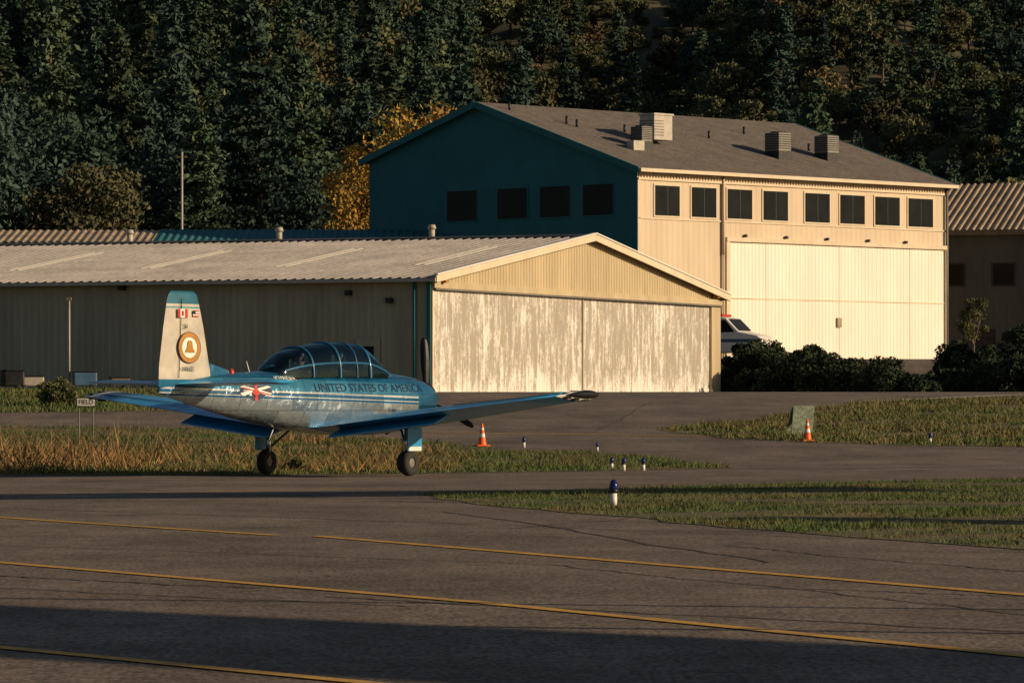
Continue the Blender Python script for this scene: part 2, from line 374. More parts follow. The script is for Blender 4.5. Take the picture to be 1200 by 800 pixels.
for s,nm in ((0,'roof_near'),(1,'roof_far')):
    if s==0: p0=fg.P(-oh,EV-oh*sl+.06,.4); B=fg.P(W/2,RG+.06,.4)-p0
    else: p0=fg.P(W+oh,EV-oh*sl+.06,.4); B=fg.P(W/2,RG+.06,.4)-p0
    nn=Vector(fl.U).cross(B).normalized(); nn=nn if nn.z>0 else -nn
    ribbed(nm,p0,fl.U,B,nn,LN+.8,.4,.05,'metalroof',sh)
    if s==0:
        for t in (2.4,8.4,14.4,20.4,26.4,32.4):
            q=p0+Vector(fl.U)*t+B*.3+nn*.012
            ribbed('skylight',q,fl.U,B*.45,nn,.8,.4,.05,'skylight',sh)
    a_=p0+nn*-.03; b_=p0+B+nn*-.03
    beam('rake_trim',a_,b_,.08,.26,(0,0,1),'creamtrim',sh)
    beam('rake_cap',a_+Vector((0,0,.18)),b_+Vector((0,0,.18)),.16,.05,(0,0,1),'white',sh)
    beam('eave_gutter',p0+Vector((0,0,-.06)),p0+Vector(fl.U)*(LN+.8)+Vector((0,0,-.06)),.14,.14,(0,0,1),'ltmetal',sh)
beam('ridge_cap',fg.P(W/2,RG+.14,.42),fg.P(W/2,RG+.14,-LN-.3),.5,.06,(0,0,1),'metalroof',sh)
cyl('downpipe',fl.P(.63,0,.12),fl.P(.63,EV,.12),.06,.06,'tealtrim',sh)
fbox('corner_trim',fl,0,.16,0,EV,0,.07,'tealtrim',sh)
for px,D in ((152,0),(327,0),(506,0)):
    k=(px-600)/F; R0=fg.P(W/2,RG,0); Ud=Vector(fl.U); s=(k*R0.y-R0.x)/(Ud.x-k*Ud.y); p=R0+Ud*s
    cyl('roof_vent',p,p+Vector((0,0,.55)),.13,.13,'ltmetal',sh); cyl('vent_cap',p+Vector((0,0,.5)),p+Vector((0,0,.68)),.2,.14,'ltmetal',sh)
for px,py in ((410,343),(458,352),(145,337)):
    u,v=fl.uv(px,py); fbox('wall_light',fl,u-.12,u+.12,v-.1,v+.1,.03,.25,'darkmetal',sh)
u,v=fl.uv(432,400); fbox('side_door',fl,u-.5,u+.5,0,2.1,.03,.08,'olive',sh); fbox('side_door_window',fl,u-.25,u+.25,1.2,1.8,.08,.1,'glassdark',sh)
for u,v in ((.6,4.4),(30.9,4.5)): fbox('flood_lamp',fg,u,u+.25,v-.2,v,.1,.35,'gold',sh)
fbox('base_flashing',fl,0,LN,0,.18,.031,.06,'darkmetal',sh)
# ------------------------------------------------------------ big hangar
O2=(6.36,225,3.36); bh=empty('large_hangar_building',O2)
ff=Fr(O2,(1,1)); fgb=Fr(O2,(-1,1)); fgb.Nn=Vector((-.7071,-.7071,0))
L2=24.6; W2=19.86; E2=9.86; EL=11.0; R2=13.6; CR=11.4
ribbed('facade_siding',ff.P(0,0,0),ff.U,(0,0,1),ff.Nn,L2,.4,.008,'cream',bh,lf=lambda a:E2)
def gt2(u): return E2+(R2-E2)*u/CR if u<CR else R2-(R2-EL)*(u-CR)/(W2-CR)
ribbed('gable_siding',fgb.P(0,0,0),fgb.U,(0,0,1),fgb.Nn,W2,.4,.01,'teal',bh,lf=lambda a:gt2(a))
fr_=Fr(ff.P(L2,0,0),(-1,1))
ribbed('far_gable_siding',fr_.P(0,0,0),fr_.U,(0,0,1),(.7071,.7071,0),W2,.4,.02,'cream',bh,lf=lambda a:gt2(a))
ribbed('rear_siding',fgb.P(W2,0,0),ff.U,(0,0,1),(-.7071,.7071,0),L2,.4,.02,'teal',bh,lf=lambda a:EL)
ribbed('frieze_ribs',ff.P(.1,9.38,.03),ff.U,(0,0,1),ff.Nn,L2-.2,.22,.06,'cream',bh,lf=lambda a:.46)
fbox('belt_trim',ff,0,L2,9.26,9.38,0,.10,'creamtrim',bh)
fbox('belt_trim_low',ff,0,L2,7.28,7.36,.012,.06,'creamtrim',bh)
for px in (767,810,852,894,943,984,1025,1064):
    ua,_=ff.uv(px,230); ub,_=ff.uv(px+28.5,230)
    u_,vt=ff.uv(767,217); _,vb_=ff.uv(767,252)
    fbox('window_frame',ff,ua-.09,ub+.09,vb_-.09,vt+.09,.0,.055,'creamtrim',bh)
    fbox('window_pane',ff,ua,ub,vb_,vt,.0,.075,'glassdark',bh)
    fbox('window_mullion',ff,(ua+ub)/2-.018,(ua+ub)/2+.018,vb_,vt,.07,.085,'darkmetal',bh)
for pa,pb in ((525,559),(584,618),(634,668),(684,719)):
    ua,_=fgb.uv(pa,230); ub,_=fgb.uv(pb,230); ua,ub=min(ua,ub),max(ua,ub)
    _,vt=fgb.uv(700,216); _,vb_=fgb.uv(700,252)
    fbox('gable_window_frame',fgb,ua-.07,ub+.07,vb_-.07,vt+.07,0,.05,'teal',bh)
    fbox('gable_window_pane',fgb,ua,ub,vb_,vt,0,.07,'glassdark',bh)
ua,vt=ff.uv(853,283); ub,_=ff.uv(1106,292)
fbox('door_header_rail',ff,ua-.25,ub+.15,vt,vt+.22,.02,.2,'creamtrim',bh)
fbox('door_jamb',ff,ua-.25,ua,0,vt,.02,.16,'creamtrim',bh)
fbox('door_jamb_far',ff,ub,ub+.15,0,vt,.02,.16,'creamtrim',bh)
n=6
for i in range(n):
    a0=ua+(ub-ua)*i/n; a1=ua+(ub-ua)*(i+1)/n
    ribbed('hangar_door_leaf_%d'%i,ff.P(a0+.01,.05,.03+.012*(i%2)),ff.U,(0,0,1),ff.Nn,a1-a0-.02,.28,.014,'whitedoor',bh,lf=lambda a:vt-.07)
fbox('door_mid_rail',ff,ua,ub,vt*.53,vt*.53+.06,.03,.08,'creamtrim',bh)
u,v=ff.uv(982,378); fbox('door_plaque',ff,u-.17,u+.17,v-.25,v+.25,.07,.13,'rust',bh)
u,_=ff.uv(846,250); cyl('facade_downpipe',ff.P(u,5.6,.12),ff.P(u,9.7,.12),.08,.08,'creamtrim',bh); 
cyl('facade_downpipe_low',ff.P(u,0,.12),ff.P(u,5.6,.12),.06,.06,'creamtrim',bh)
cyl('corner_downpipe',ff.P(L2-.15,0,.14),ff.P(L2-.15,9.7,.14),.08,.08,'acmetal',bh)
fbox('corner_board',ff,-.02,.2,0,9.26,.02,.06,'creamtrim',bh)
for px in (872,920,968,1016,1060): 
    u,v=ff.uv(px,287); fbox('door_lamp',ff,u-.06,u+.06,vt+.25,vt+.4,.05,.2,'darkmetal',bh)
o2=.45; s2=(R2-E2)/CR
def rp(c,v,w): return ff.O+fgb.U*c+Vector((0,0,v))+ff.U*w
def slab(name,pts,th,mat,parent):
    a,b,c,d=[Vector(p) for p in pts]; n=(b-a).cross(d-a).normalized(); n=n if n.z>0 else -n
    vs=[a,b,c,d,a+n*th,b+n*th,c+n*th,d+n*th]
    return mesh(name,vs,BOXF,mat,parent)
slab('roof_front',[rp(-o2,E2-o2*s2,-.35),rp(-o2,E2-o2*s2,L2+.35),rp(CR,R2,L2+.35),rp(CR,R2,-.35)],.14,'shingle',bh)
slab('roof_rear',[rp(CR+.004,R2,-.35),rp(CR+.004,R2,L2+.35),rp(W2+o2,EL-o2*.31,L2+.35),rp(W2+o2,EL-o2*.31,-.35)],.14,'shingle',bh)
for wv in (-.40,L2+.40):
    beam('rake_board',rp(-o2,E2-o2*s2,wv),rp(CR,R2,wv),.08,.34,(0,0,1),'teal',bh)
    beam('rake_board_rear',rp(CR,R2,wv),rp(W2+o2,EL-o2*.31,wv),.08,.34,(0,0,1),'teal',bh)
beam('eave_gutter',rp(-o2-.08,E2-o2*s2+.02,-.35),rp(-o2-.08,E2-o2*s2+.02,L2+.35),.15,.18,(0,0,1),'creamtrim',bh)
def roofpt(px,py):
    n=(rp(CR,R2,0)-rp(0,E2,0)).cross(ff.U).normalized(); d=Vector(((px-600)/F,1,(HOR-py)/F)); o=Vector((0,0,CH))
    t=(rp(0,E2,0)-o).dot(n)/d.dot(n); return o+d*t+Vector((0,0,.13))
RZ=math.radians(45)
def ac(px,py,s,name='air_conditioner'):
    p=roofpt(px,py)
    box(name+'_curb',p+Vector((0,0,.05)),(s*1.05,s*1.05,.5),'darkmetal',bh,RZ)
    box(name,p+Vector((0,0,.3+s*.5)),(s,s,s),'acmetal',bh,RZ,.03)
    for i in range(7):
        box(name+'_louvre',p+Vector((0,0,.38+s*(.08+.12*i))),(s*1.02,s*1.02,.05),'darkmetal',bh,RZ)
    cyl(name+'_fan_guard',p+Vector((0,0,.3+s)),p+Vector((0,0,.36+s)),s*.42,s*.42,'darkmetal',bh)
ac(912,187,1.0); ac(969,189,.95); ac(752,176,.8)
p=roofpt(769,172)
box('rooftop_unit',p+Vector((0,0,.85)),(1.4,1.05,1.3),'ltmetal',bh,RZ,.03); box('rooftop_unit_cap',p+Vector((0,0,1.55)),(1.5,1.15,.1),'ltmetal',bh,RZ)
for i in range(6): box('rooftop_unit_grille',p+Vector((-.25,-.25,.45+.15*i)),(.75,1.07,.06),'acmetal',bh,RZ)
box('rooftop_duct',roofpt(745,178)+Vector((0,0,.2)),(.8,.5,.5),'ltmetal',bh,RZ)
for px,py in ((597,132),(664,148),(676,152),(732,158),(831,165),(948,180),(872,160),(1000,172)):
    p=roofpt(px,py); cyl('vent_pipe',p-Vector((0,0,.1)),p+Vector((0,0,.42)),.07,.07,'darkmetal',bh)
# ------------------------------------------------------------ right building
O3=(24.2,262,3.36); rb=empty('metal_roof_building',O3)
f3=Fr(O3,(.95,-.31)); nn3=Vector((-.31,-.95,0)).normalized(); f3.Nn=nn3
ribbed('front_siding',f3.P(0,0,0),f3.U,(0,0,1),nn3,28,.35,.02,'darkwall',rb,lf=lambda a:8.0)
mesh('side_wall',[f3.P(0,0,0),f3.P(0,0,-16),f3.P(0,8,-16),f3.P(0,11.1,-8),f3.P(0,8,0)],[(0,1,2,3,4)],'darkwall',rb)
mesh('side_wall_far',[f3.P(28,0,0),f3.P(28,0,-16),f3.P(28,8,-16),f3.P(28,11.1,-8),f3.P(28,8,0)],[(0,1,2,3,4)],'darkwall',rb)
mesh('rear_wall',[f3.P(0,0,-16),f3.P(28,0,-16),f3.P(28,8,-16),f3.P(0,8,-16)],[(0,1,2,3)],'darkwall',rb)
p0=f3.P(-.5,8.05,.6); B=f3.P(-.5,11.2,-8)-p0; nn=f3.U.cross(B).normalized(); nn=nn if nn.z>0 else -nn
ribbed('roof_front',p0,f3.U,B,nn,29,.42,.09,'rust',rb)
p0b=f3.P(-.5,7.85,-16.6); B2=f3.P(-.5,11.2,-8)-p0b
ribbed('roof_rear',p0b,f3.U,B2,Vector((0,0,1)),29,.42,.09,'rust',rb)
beam('fascia',f3.P(-.5,7.95,.62),f3.P(28.5,7.95,.62),.06,.3,(0,0,1),'wood',rb)
for i in range(5): fbox('window_pane',f3,1.3+i*3,2.5+i*3,4.9,6.1,.03,.07,'glassdark',rb); fbox('window_frame',f3,1.2+i*3,2.6+i*3,4.8,6.2,.03,.05,'darkmetal',rb)
fbox('door',f3,3.2,4.4,0,2.3,.03,.08,'darkmetal',rb)
O4=(-30,232,3.36); sb=empty('storage_building',O4); f4=Fr(O4,(1,.0)); f4.Nn=Vector((0,-1,0))
ribbed('front_siding',f4.P(0,0,0),f4.U,(0,0,1),f4.Nn,28,.4,.03,'teal',sb,lf=lambda a:6.4)
p0=f4.P(-.3,6.3,.4); B=f4.P(-.3,7.15,-5)-p0
ribbed('roof_front',p0,f4.U,B,Vector((0,0,1)),11.5,.4,.05,'rust',sb)
ribbed('roof_front_b',p0+Vector((11.5,0,.03)),f4.U,B,Vector((0,0,1)),17,.4,.05,'teal',sb)
ribbed('roof_rear',f4.P(-.3,6.3,-10.4),f4.U,f4.P(-.3,7.15,-5)-f4.P(-.3,6.3,-10.4),Vector((0,0,1)),28.5,.4,.05,'rust',sb)
mesh('side_wall',[f4.P(0,0,0),f4.P(0,0,-10),f4.P(0,6.3,-10),f4.P(0,7.1,-5),f4.P(0,6.4,0)],[(0,1,2,3,4)],'teal',sb)
mesh('side_wall_far',[f4.P(28,0,0),f4.P(28,0,-10),f4.P(28,6.3,-10),f4.P(28,7.1,-5),f4.P(28,6.4,0)],[(0,1,2,3,4)],'teal',sb)
# ------------------------------------------------------------ trees
def tubes(segs,sides=5):
    out=[]
    for p0,p1,r0,r1 in segs:
        p0=np.array(p0,float);p1=np.array(p1,float); d=p1-p0; d/=np.linalg.norm(d)+1e-9
        s=np.cross(d,[.3,.2,1.]) if abs(d[2])<.95 else np.cross(d,[1.,0,0]); s/=np.linalg.norm(s); t=np.cross(d,s)
        for i in range(sides):
            a=2*math.pi*i/sides;b=2*math.pi*(i+1)/sides
            A=s*math.cos(a)+t*math.sin(a);B=s*math.cos(b)+t*math.sin(b)
            out+= [p0+A*r0,p0+B*r0,p1+B*r1,p1+A*r1]
    return np.array(out)
def leafquads(C,size,flat=0.,r=rng):
    n=len(C); a=r.normal(size=(n,3)); a[:,2]*=(1-flat); a/=np.linalg.norm(a,axis=1)[:,None]
    b=r.normal(size=(n,3)); b[:,2]*=(1-flat); b-=a*(a*b).sum(1)[:,None]; b/=np.linalg.norm(b,axis=1)[:,None]
    s=size*(.5+r.random(n))[:,None]
    V=np.zeros((n,4,3)); V[:,0]=C-a*s; V[:,1]=C-b*s*.45; V[:,2]=C+a*s; V[:,3]=C+b*s*.45
    return V.reshape(-1,3)
def conifer(name,h,r,nl,ls,leaf,seed,base=.12,droop=.25,gap=.25):
    R=np.random.default_rng(seed); segs=[];n=5
    bend=R.normal(0,.02*h,2)
    def ax(t): return np.array([bend[0]*t*t,bend[1]*t*t,h*t])
    for i in range(n): segs.append((ax(i/n),ax((i+1)/n),h*.014*(1-i/n)+.03,h*.014*(1-(i+1)/n)+.03))
    nb=int(46+h*1.5); C=[];per=nl//nb
    for i in range(nb):
        t=base+(1-base)*((i+R.random())/nb)
        if R.random()<gap*.5: continue
        L=r*(1-t)**.75*(.65+.6*R.random())+.25*(t<.97); a=i*2.4+R.normal(0,.4)
        p0=ax(t); d=np.array([math.cos(a),math.sin(a),R.uniform(-droop,.25)]); p1=p0+d*L
        segs.append((p0,p1,.05,.015)); q=R.random(per)**.6; w=.10*r+.22*L*(1-q*.6)
        c=p0+d*L*q[:,None]+R.normal(size=(per,3))*w[:,None]*np.array([1,1,.45])*.55
        C.append(c)
    C=np.concatenate(C); T=tubes(segs,4); Lq=leafquads(C,ls,.3,R); V=np.concatenate([T,Lq])
    mi=np.concatenate([np.zeros(len(T)//4),np.ones(len(Lq)//4)])
    return bigmesh(name,V,4,['bark',leaf],mi,addlink=False)
def broad(name,h,r,nl,ls,leaf,seed,nc=34,trunk=True,cb=.35):
    R=np.random.default_rng(seed); segs=[]; cz=h*(cb+(1-cb)*.5); rz=h*(1-cb)*.5
    d=R.normal(size=(nc,3)); d/=np.linalg.norm(d,axis=1)[:,None]; rad=.45+.5*R.random(nc)
    Cc=d*rad[:,None]*np.array([r,r,rz])*np.array([1,1,1.])+np.array([0,0,cz])
    if trunk:
        f=np.array([R.normal(0,.1),R.normal(0,.1),h*cb*.9]); segs.append(((0,0,-.3),f,h*.03,h*.022))
        for c in Cc[:14]:
            m=(f+c)/2+R.normal(0,.15*r,3)*.4; segs.append((f,m,h*.013,h*.008)); segs.append((m,c,h*.008,.02))
    per=nl//nc; C=[]
    for c in Cc:
        s=r*.2*(.6+.8*R.random()); g=R.normal(size=(per,3)); g/=np.linalg.norm(g,axis=1)[:,None]; g*= (R.random(per)**.45)[:,None]*1.5
        C.append(c+g*s*np.array([1,1,.75]))
    C=np.concatenate(C); C=C[C[:,2]>.02]; Lq=leafquads(C,ls,0,R)
    if segs: T=tubes(segs,5); V=np.concatenate([T,Lq]); mi=np.concatenate([np.zeros(len(T)//4),np.ones(len(Lq)//4)])
    else: V=Lq; mi=np.ones(len(Lq)//4)
    return bigmesh(name,V,4,['bark',leaf],mi,addlink=False)
TM=[conifer('pine_a',13,2.6,3400,.30,'leaf_con',1),conifer('pine_b',11,2.9,3400,.30,'leaf_con',2,base=.2,gap=.5),
    conifer('pine_c',15,2.4,3600,.30,'leaf_dark',3,base=.25),
    broad('oak_a',8,3.6,3200,.28,'leaf_oak',4),broad('oak_b',7,3.9,3200,.28,'leaf_oak',5,nc=28,cb=.2),broad('oak_c',9,3.3,3200,.28,'leaf_dark',6,cb=.25),
    broad('dry_a',6,2.6,2200,.24,'leaf_dry',8,nc=26,cb=.2),broad('scrub',3.2,2.4,1600,.22,'leaf_oak',9,nc=18,cb=.05)]
forest=empty('forest_hillside')
def place(me,x,y,s,name='tree',parent=None,sink=.3,sz=None):
    o=bpy.data.objects.new(name,me); o.location=(x,y,gzf(x,y)-sink*s); o.rotation_euler=(random.uniform(-.04,.04),random.uniform(-.04,.04),random.uniform(0,6.28))
    o.scale=(s,s,(sz or s)*random.uniform(.9,1.15)); COL.objects.link(o)
    if parent: o.parent=parent
    return o
cnt=0
y=292.
while y<625:
    sp=4.7+(y-290)*.002
    hw=.13*y+20; x=-hw
    while x<hw+10:
        xx=x+random.uniform(-1.9,1.9); yy=y+random.uniform(-2,2)
        right=(xx/yy>-.01); dens=.5+.5*math.sin(xx*.05+yy*.03)*math.sin(xx*.021-yy*.05+1)
        if yy>400 and right: pskip=.10
        elif yy>430: pskip=.1
        else: pskip=.05
        if random.random()>pskip:
            if right:
                if yy>400: w=[1.2,1.8,.6,4,4.5,1.4,2.6,7] if dens>.35 else [2,2.5,1,4,3,2,1.6,3]
                else: w=[1.6,2,1,5,4,3,1.2,1.5]
            else: w=[4,3,4.6,3,2.2,4.8,.7,.8]
            me=random.choices(TM,w)[0]
            sc=random.uniform(.6,1.25)*(1.0 if not right else (.75 if yy>400 else .88))
            place(me,xx,yy,sc,'tree',forest); cnt+=1
        x+=sp*random.uniform(.8,1.25)*(.9 if right and yy>400 else 1)
    y+=sp*.95
print('trees',cnt)
NT=[conifer('near_pine_a',20,4.2,17000,.22,'leaf_con',11,base=.1),conifer('near_pine_b',23,4.0,17000,.22,'leaf_dark',12,base=.15,gap=.4),
    broad('near_oak_a',15,6.2,19000,.19,'leaf_dark',13,nc=60,cb=.12),broad('near_oak_b',13,5.6,17000,.19,'leaf_oak',14,nc=55,cb=.15)]
for px,D,k,s in ((-60,262,2,1.1),(30,270,2,1.15),(110,262,3,.95),(165,275,2,1.0),(60,285,0,1.05),(235,268,0,.8),(270,282,1,.85),(315,272,1,.92),(355,284,0,.9),(375,280,2,.85),(205,290,1,.9),(-10,292,1,1.0),(140,292,0,1.0),(600,292,1,.82),(640,296,2,.95),(-120,275,0,1.2)):
    x,yy=at(px,D); place(NT[k],x,yy,s,'pine_tree' if k<2 else 'oak_tree')
gold=broad('golden_oak',16,4.4,9500,.17,'leaf_gold',21,nc=46,cb=.3)
x,yy=at(462,262); place(gold,x,yy,.98,'golden_autumn_tree'); x,yy=at(425,258); place(gold,x,yy,.66,'golden_autumn_tree'); x,yy=at(505,268); place(gold,x,yy,.98,'golden_autumn_tree')
dry_=broad('dry_oak',12,5,13000,.19,'leaf_dry',22,nc=44,cb=.2)
for px,D,s in ((520,290,.9),(1130,292,.9),(1185,300,1.0),(1050,300,.85)): 
    x,yy=at(px,D); place(dry_,x,yy,s,'autumn_oak_tree')
for px,D,s in ((1010,300,.95),(1100,306,.9),(1160,310,1.0),(1215,292,1.),(880,305,.75),(760,305,.8),(940,310,.8)):
    x,yy=at(px,D); place(NT[3],x,yy,s,'oak_tree')
def blobs(name,lst,nl,ls,leaf):
    Vs=[]
    for px,D,r,h in lst:
        R=np.random.default_rng(int(px)); x,y0=at(px,D); z0=gzf(x,y0); nc=26; d=R.normal(size=(nc,3)); d/=np.linalg.norm(d,axis=1)[:,None]; d[:,2]=abs(d[:,2])
        cc=d*(.5+.45*R.random(nc))[:,None]*np.array([r,r*.8,h*.95])
        for c in cc:
            g=R.normal(size=(nl//nc,3)); g/=np.linalg.norm(g,axis=1)[:,None]; g*=(R.random(nl//nc)**.4)[:,None]*r*.36
            P=c+g*np.array([1,1,.7]); P=P[P[:,2]>0]; Vs.append(P+np.array([x,y0,z0]))
    return bigmesh(name,leafquads(np.concatenate(Vs),ls,0),4,[leaf])
blobs('juniper_hedge',[(864,200,1.1,2.5),(888,199.5,1.5,2.8),(916,198,1.4,2.5),(945,196,1.4,2.2),(972,194,1.4,2.2),(1005,192,1.4,1.8),(1035,190,1.4,1.65),(1064,190,1.2,1.2),(900,202,1.5,2.6),(960,198,1.5,2.3),(1020,195,1.4,1.8),(875,198,.9,1.2),(905,196.5,.9,1.1)],7500,.085,'leaf_jun')
blobs('shrub_hedge',[(1095,196,1.1,1.1),(1120,195,1.3,1.4),(1150,194,1.4,1.7),(1180,193,1.5,1.9),(1210,192,1.5,2.1),(1165,200,1.5,2.5),(1195,202,1.5,2.9),(1130,203,1.4,2.2),(1240,196,1.7,2.4)],7000,.09,'leaf_jun')
blobs('round_bush',[(71,126,.62,1.0)],5000,.045,'leaf_bush')
blobs('verge_bush',[(347,79,.22,.28),(30,90,.3,.3)],1500,.03,'leaf_bush')
sml=broad('small_tree',4.0,1.2,3600,.07,'leaf_bush',31,nc=22,cb=.25)
x,yy=at(1140,212); place(sml,x,yy,.8,'small_tree',sink=.05)
# ------------------------------------------------------------ street items
def cone(px,py):
    x,y=G(px,py); z=gzf(x,y)+.012; e=empty('traffic_cone',(x,y,z))
    box('base',(x,y,z+.015),(.30,.30,.03),'orange',e,.3)
    r=lambda h:.105-.085*h/.5
    for a,b,m in ((.03,.2,'orange'),(.2,.28,'white'),(.28,.36,'orange'),(.36,.41,'white'),(.41,.50,'orange')):
        lathe('band',(x,y,z),(0,0,1),[(r(a),a),(r(b),b)],m,e,20)
cone(565,523); cone(946,517)
def tlight(px,py,s=1.,D=None):
    x,y=G(px,py); z=gzf(x,y)+.01; e=empty('taxiway_light',(x,y,z))
    lathe('base',(x,y,z),(0,0,1),[(.0,0),(.04*s,0),(.04*s,.15*s),(.0,.15*s)],'white',e,16)
    lathe('collar',(x,y,z),(0,0,1),[(.03*s,.15*s),(.055*s,.16*s),(.055*s,.2*s),(.0,.205*s)],'black',e,16)
    lathe('lens',(x,y,z),(0,0,1),[(.05*s,.2*s),(.052*s,.24*s),(.04*s,.28*s),(.02*s,.305*s),(0,.31*s)],'bluelens',e,16)
tlight(719,594); tlight(717,550,.7); tlight(731,552,.75); tlight(754,552,.75); tlight(614,525,.8); tlight(1090,520,.8); tlight(700,529,.6)
x,y=G(936,511); z=gzf(x,y)+.01; e=empty('sandwich_board_sign',(x,y,z))
for s in (1,-1):
    vs=[]
    for u,v,w in ((-.26,0,.22),(.26,0,.22),(.26,.72,.03),(-.26,.72,.03)):
        for t in (0,.03):
            ca,sa=math.cos(.25),math.sin(.25); xx=u+.16*v; yy=-s*(w+t)
            vs.append((x+xx*ca-yy*sa,y+xx*sa+yy*ca,z+v))
    vs=[vs[i] for i in (0,2,4,6,1,3,5,7)]
    mesh('board',vs,BOXF,'signgreen',e)
def textmesh(body,size):
    c=bpy.data.curves.new('txt','FONT'); c.body=body; c.size=size; c.align_x='CENTER'; c.align_y='CENTER'
    o=bpy.data.objects.new('txt',c); COL.objects.link(o); bpy.context.view_layer.update()
    me=bpy.data.meshes.new_from_object(o.evaluated_get(bpy.context.evaluated_depsgraph_get()))
    bpy.data.objects.remove(o); v=[tuple(p.co) for p in me.vertices]; f=[tuple(p.vertices) for p in me.polygons]; return v,f
x,y=at(101,94); z=gzf(x,y); e=empty('airfield_sign',(x,y,z)); zc=zat(471,94)
box('panel',(x,y,zc),(.42,.05,.2),'black',e); box('face',(x,y-.028,zc),(.38,.004,.16),'white',e)
v,f=textmesh('FIELD',.14); mesh('lettering',[(x+p[0]*.9,y-.034,zc+p[1]) for p in v],f,'black',e)
for s in (-.15,.15): cyl('post',(x+s,y,z-.1),(x+s,y,zc-.1),.015,.015,'acmetal',e)
x,y=at(81,160); z=gzf(x,y); e=empty('lamp_post',(x,y,z)); cyl('post',(x,y,z),(x,y,zat(352,160)),.045,.035,'ltmetal',e); box('lamp_head',(x,y-.1,zat(350,160)),(.18,.3,.1),'acmetal',e)
x,y=at(213,250); z=gzf(x,y); e=empty('utility_pole',(x,y,z)); cyl('post',(x,y,z),(x,y,zat(178,250)),.09,.06,'ltmetal',e); box('crossarm',(x,y,zat(184,250)),(.6,.08,.08),'wood',e)
def cart(px,D,w,h,mat,name):
    x,y=at(px,D); z=gzf(x,y); e=empty(name,(x,y,z)); box('body',(x,y,z+.25+h/2),(w,.7,h),mat,e,.2,.05)
    box('lid',(x,y,z+.27+h),(w*1.05,.75,.05),'darkmetal',e,.2,.01)
    for s in (-1,1): lathe('wheel',(x+s*w*.35,y-.4,z+.16),(0,1,0),[(0,-.05),(.15,-.05),(.16,0),(.15,.05),(0,.05)],'rubber',e,16)
cart(99,160,.85,.5,'bluetank','utility_cart'); cart(38,162,.8,.35,'ltmetal','storage_bin'); cart(10,161,1.1,.55,'darkmetal','ground_power_cart')
cart(140,161,.7,.3,'wood','tool_cart'); cart(180,163,.9,.22,'darkmetal','equipment_trailer')
# van with light bar
x0,y0=at(880,211); z0=gzf(x0,y0); e=empty('rescue_van',(x0,y0,z0))
prof=[(-2.9,.35),(-2.95,1.2),(-2.85,1.9),(-2.6,2.0),(.1,2.0),(.35,1.95),(1.0,1.3),(1.9,1.12),(2.15,.95),(2.2,.4),(1.9,.3),(-2.7,.3)]
ra=math.radians(-22)
def vp(a,b,c): return (x0-1.2+a*math.cos(ra)-b*math.sin(ra),y0+a*math.sin(ra)+b*math.cos(ra),z0+c)
n=len(prof); vs=[vp(a,-.95,c) for a,c in prof]+[vp(a,.95,c) for a,c in prof]
o=mesh('body',vs,[tuple(range(n)),tuple(range(n,2*n))[::-1]]+[(i,n+i,n+(i+1)%n,(i+1)%n) for i in range(n)],'white',e); bv=o.modifiers.new('b','BEVEL'); bv.width=.06; bv.segments=3
mesh('windscreen',[vp(.44,-.82,1.9),vp(1.0,-.86,1.34),vp(1.0,.86,1.34),vp(.44,.82,1.9)],[(0,1,2,3)],'glassdark',e).location=(.015,-.01,.02)
for a0,a1 in ((-.75,.32),(-1.9,-.85),(-2.75,-2.0)):
    mesh('side_window',[vp(a0,-.962,1.25),vp(a1+(.45 if a0>-.8 else 0),-.962,1.28),vp(a1,-.962,1.85),vp(a0,-.962,1.85)],[(0,1,2,3)],'glassdark',e)
mesh('stripe',[vp(-2.85,-.964,.8),vp(2.0,-.964,.8),vp(2.0,-.964,.95),vp(-2.85,-.964,.95)],[(0,1,2,3)],'bluetank',e)
for a in (-1.9,1.4):
    for b in (-.9,.9): lathe('wheel',vp(a,b,.35),(math.sin(-ra),math.cos(ra),0),[(0,-.12),(.2,-.12),(.34,-.1),(.36,0),(.34,.1),(0,.12)],'rubber',e,20)
box('light_bar',vp(-.1,0,2.08),(.35,1.3,.12),'red',e,ra,.03); box('headlamp',vp(2.18,-.65,.85),(.08,.35,.18),'ltmetal',e,ra)
# ------------------------------------------------------------ aeroplane
HD=math.radians(57.6)
pl=empty('propeller_airplane',(-2.917,74,.006),inv=False,rotz=HD)
SX=[-4.95,-4.6,-4.0,-3.2,-2.4,-1.5,-.5,.5,1.3,2.0,2.4,2.6]
SW=[.03,.07,.14,.25,.36,.46,.52,.52,.50,.46,.40,.31]
ST=[1.42,1.50,1.60,1.67,1.72,1.74,1.74,1.74,1.72,1.66,1.58,1.48]
SB=[1.36,1.27,1.15,1.00,.87,.76,.69,.68,.72,.82,.92,1.04]
xd=np.linspace(SX[0],SX[-1],90)
def smooth_tab(a):
    v=np.interp(xd,SX,a); k=np.array([1,2,3,4,3,2,1.])/16; vp_=np.pad(v,3,mode='reflect',reflect_type='odd'); return np.convolve(vp_,k,'valid')
TW,TT,TB=smooth_tab(SW),smooth_tab(ST),smooth_tab(SB)
def sec(x): return float(np.interp(x,xd,TW)),float(np.interp(x,xd,TT)),float(np.interp(x,xd,TB))
NE=2.35
def hwid(x,z):
    w,t,b=sec(x); c=(t+b)/2;h=(t-b)/2; q=min(.999,abs(z-c)/h); return w*(1-q**NE)**(1/NE)
seg=40; vs=[];fs=[]
for x in xd:
    w,t,b=sec(x)
    for i in range(seg):
        a=2*math.pi*i/seg; ca,sa=math.cos(a),math.sin(a)
        vs.append((x,w*math.copysign(abs(ca)**(2/NE),ca),(t+b)/2+(t-b)/2*math.copysign(abs(sa)**(2/NE),sa)))
for k in range(len(xd)-1):
    for i in range(seg): j=(i+1)%seg; fs.append((k*seg+i,k*seg+j,(k+1)*seg+j,(k+1)*seg+i))
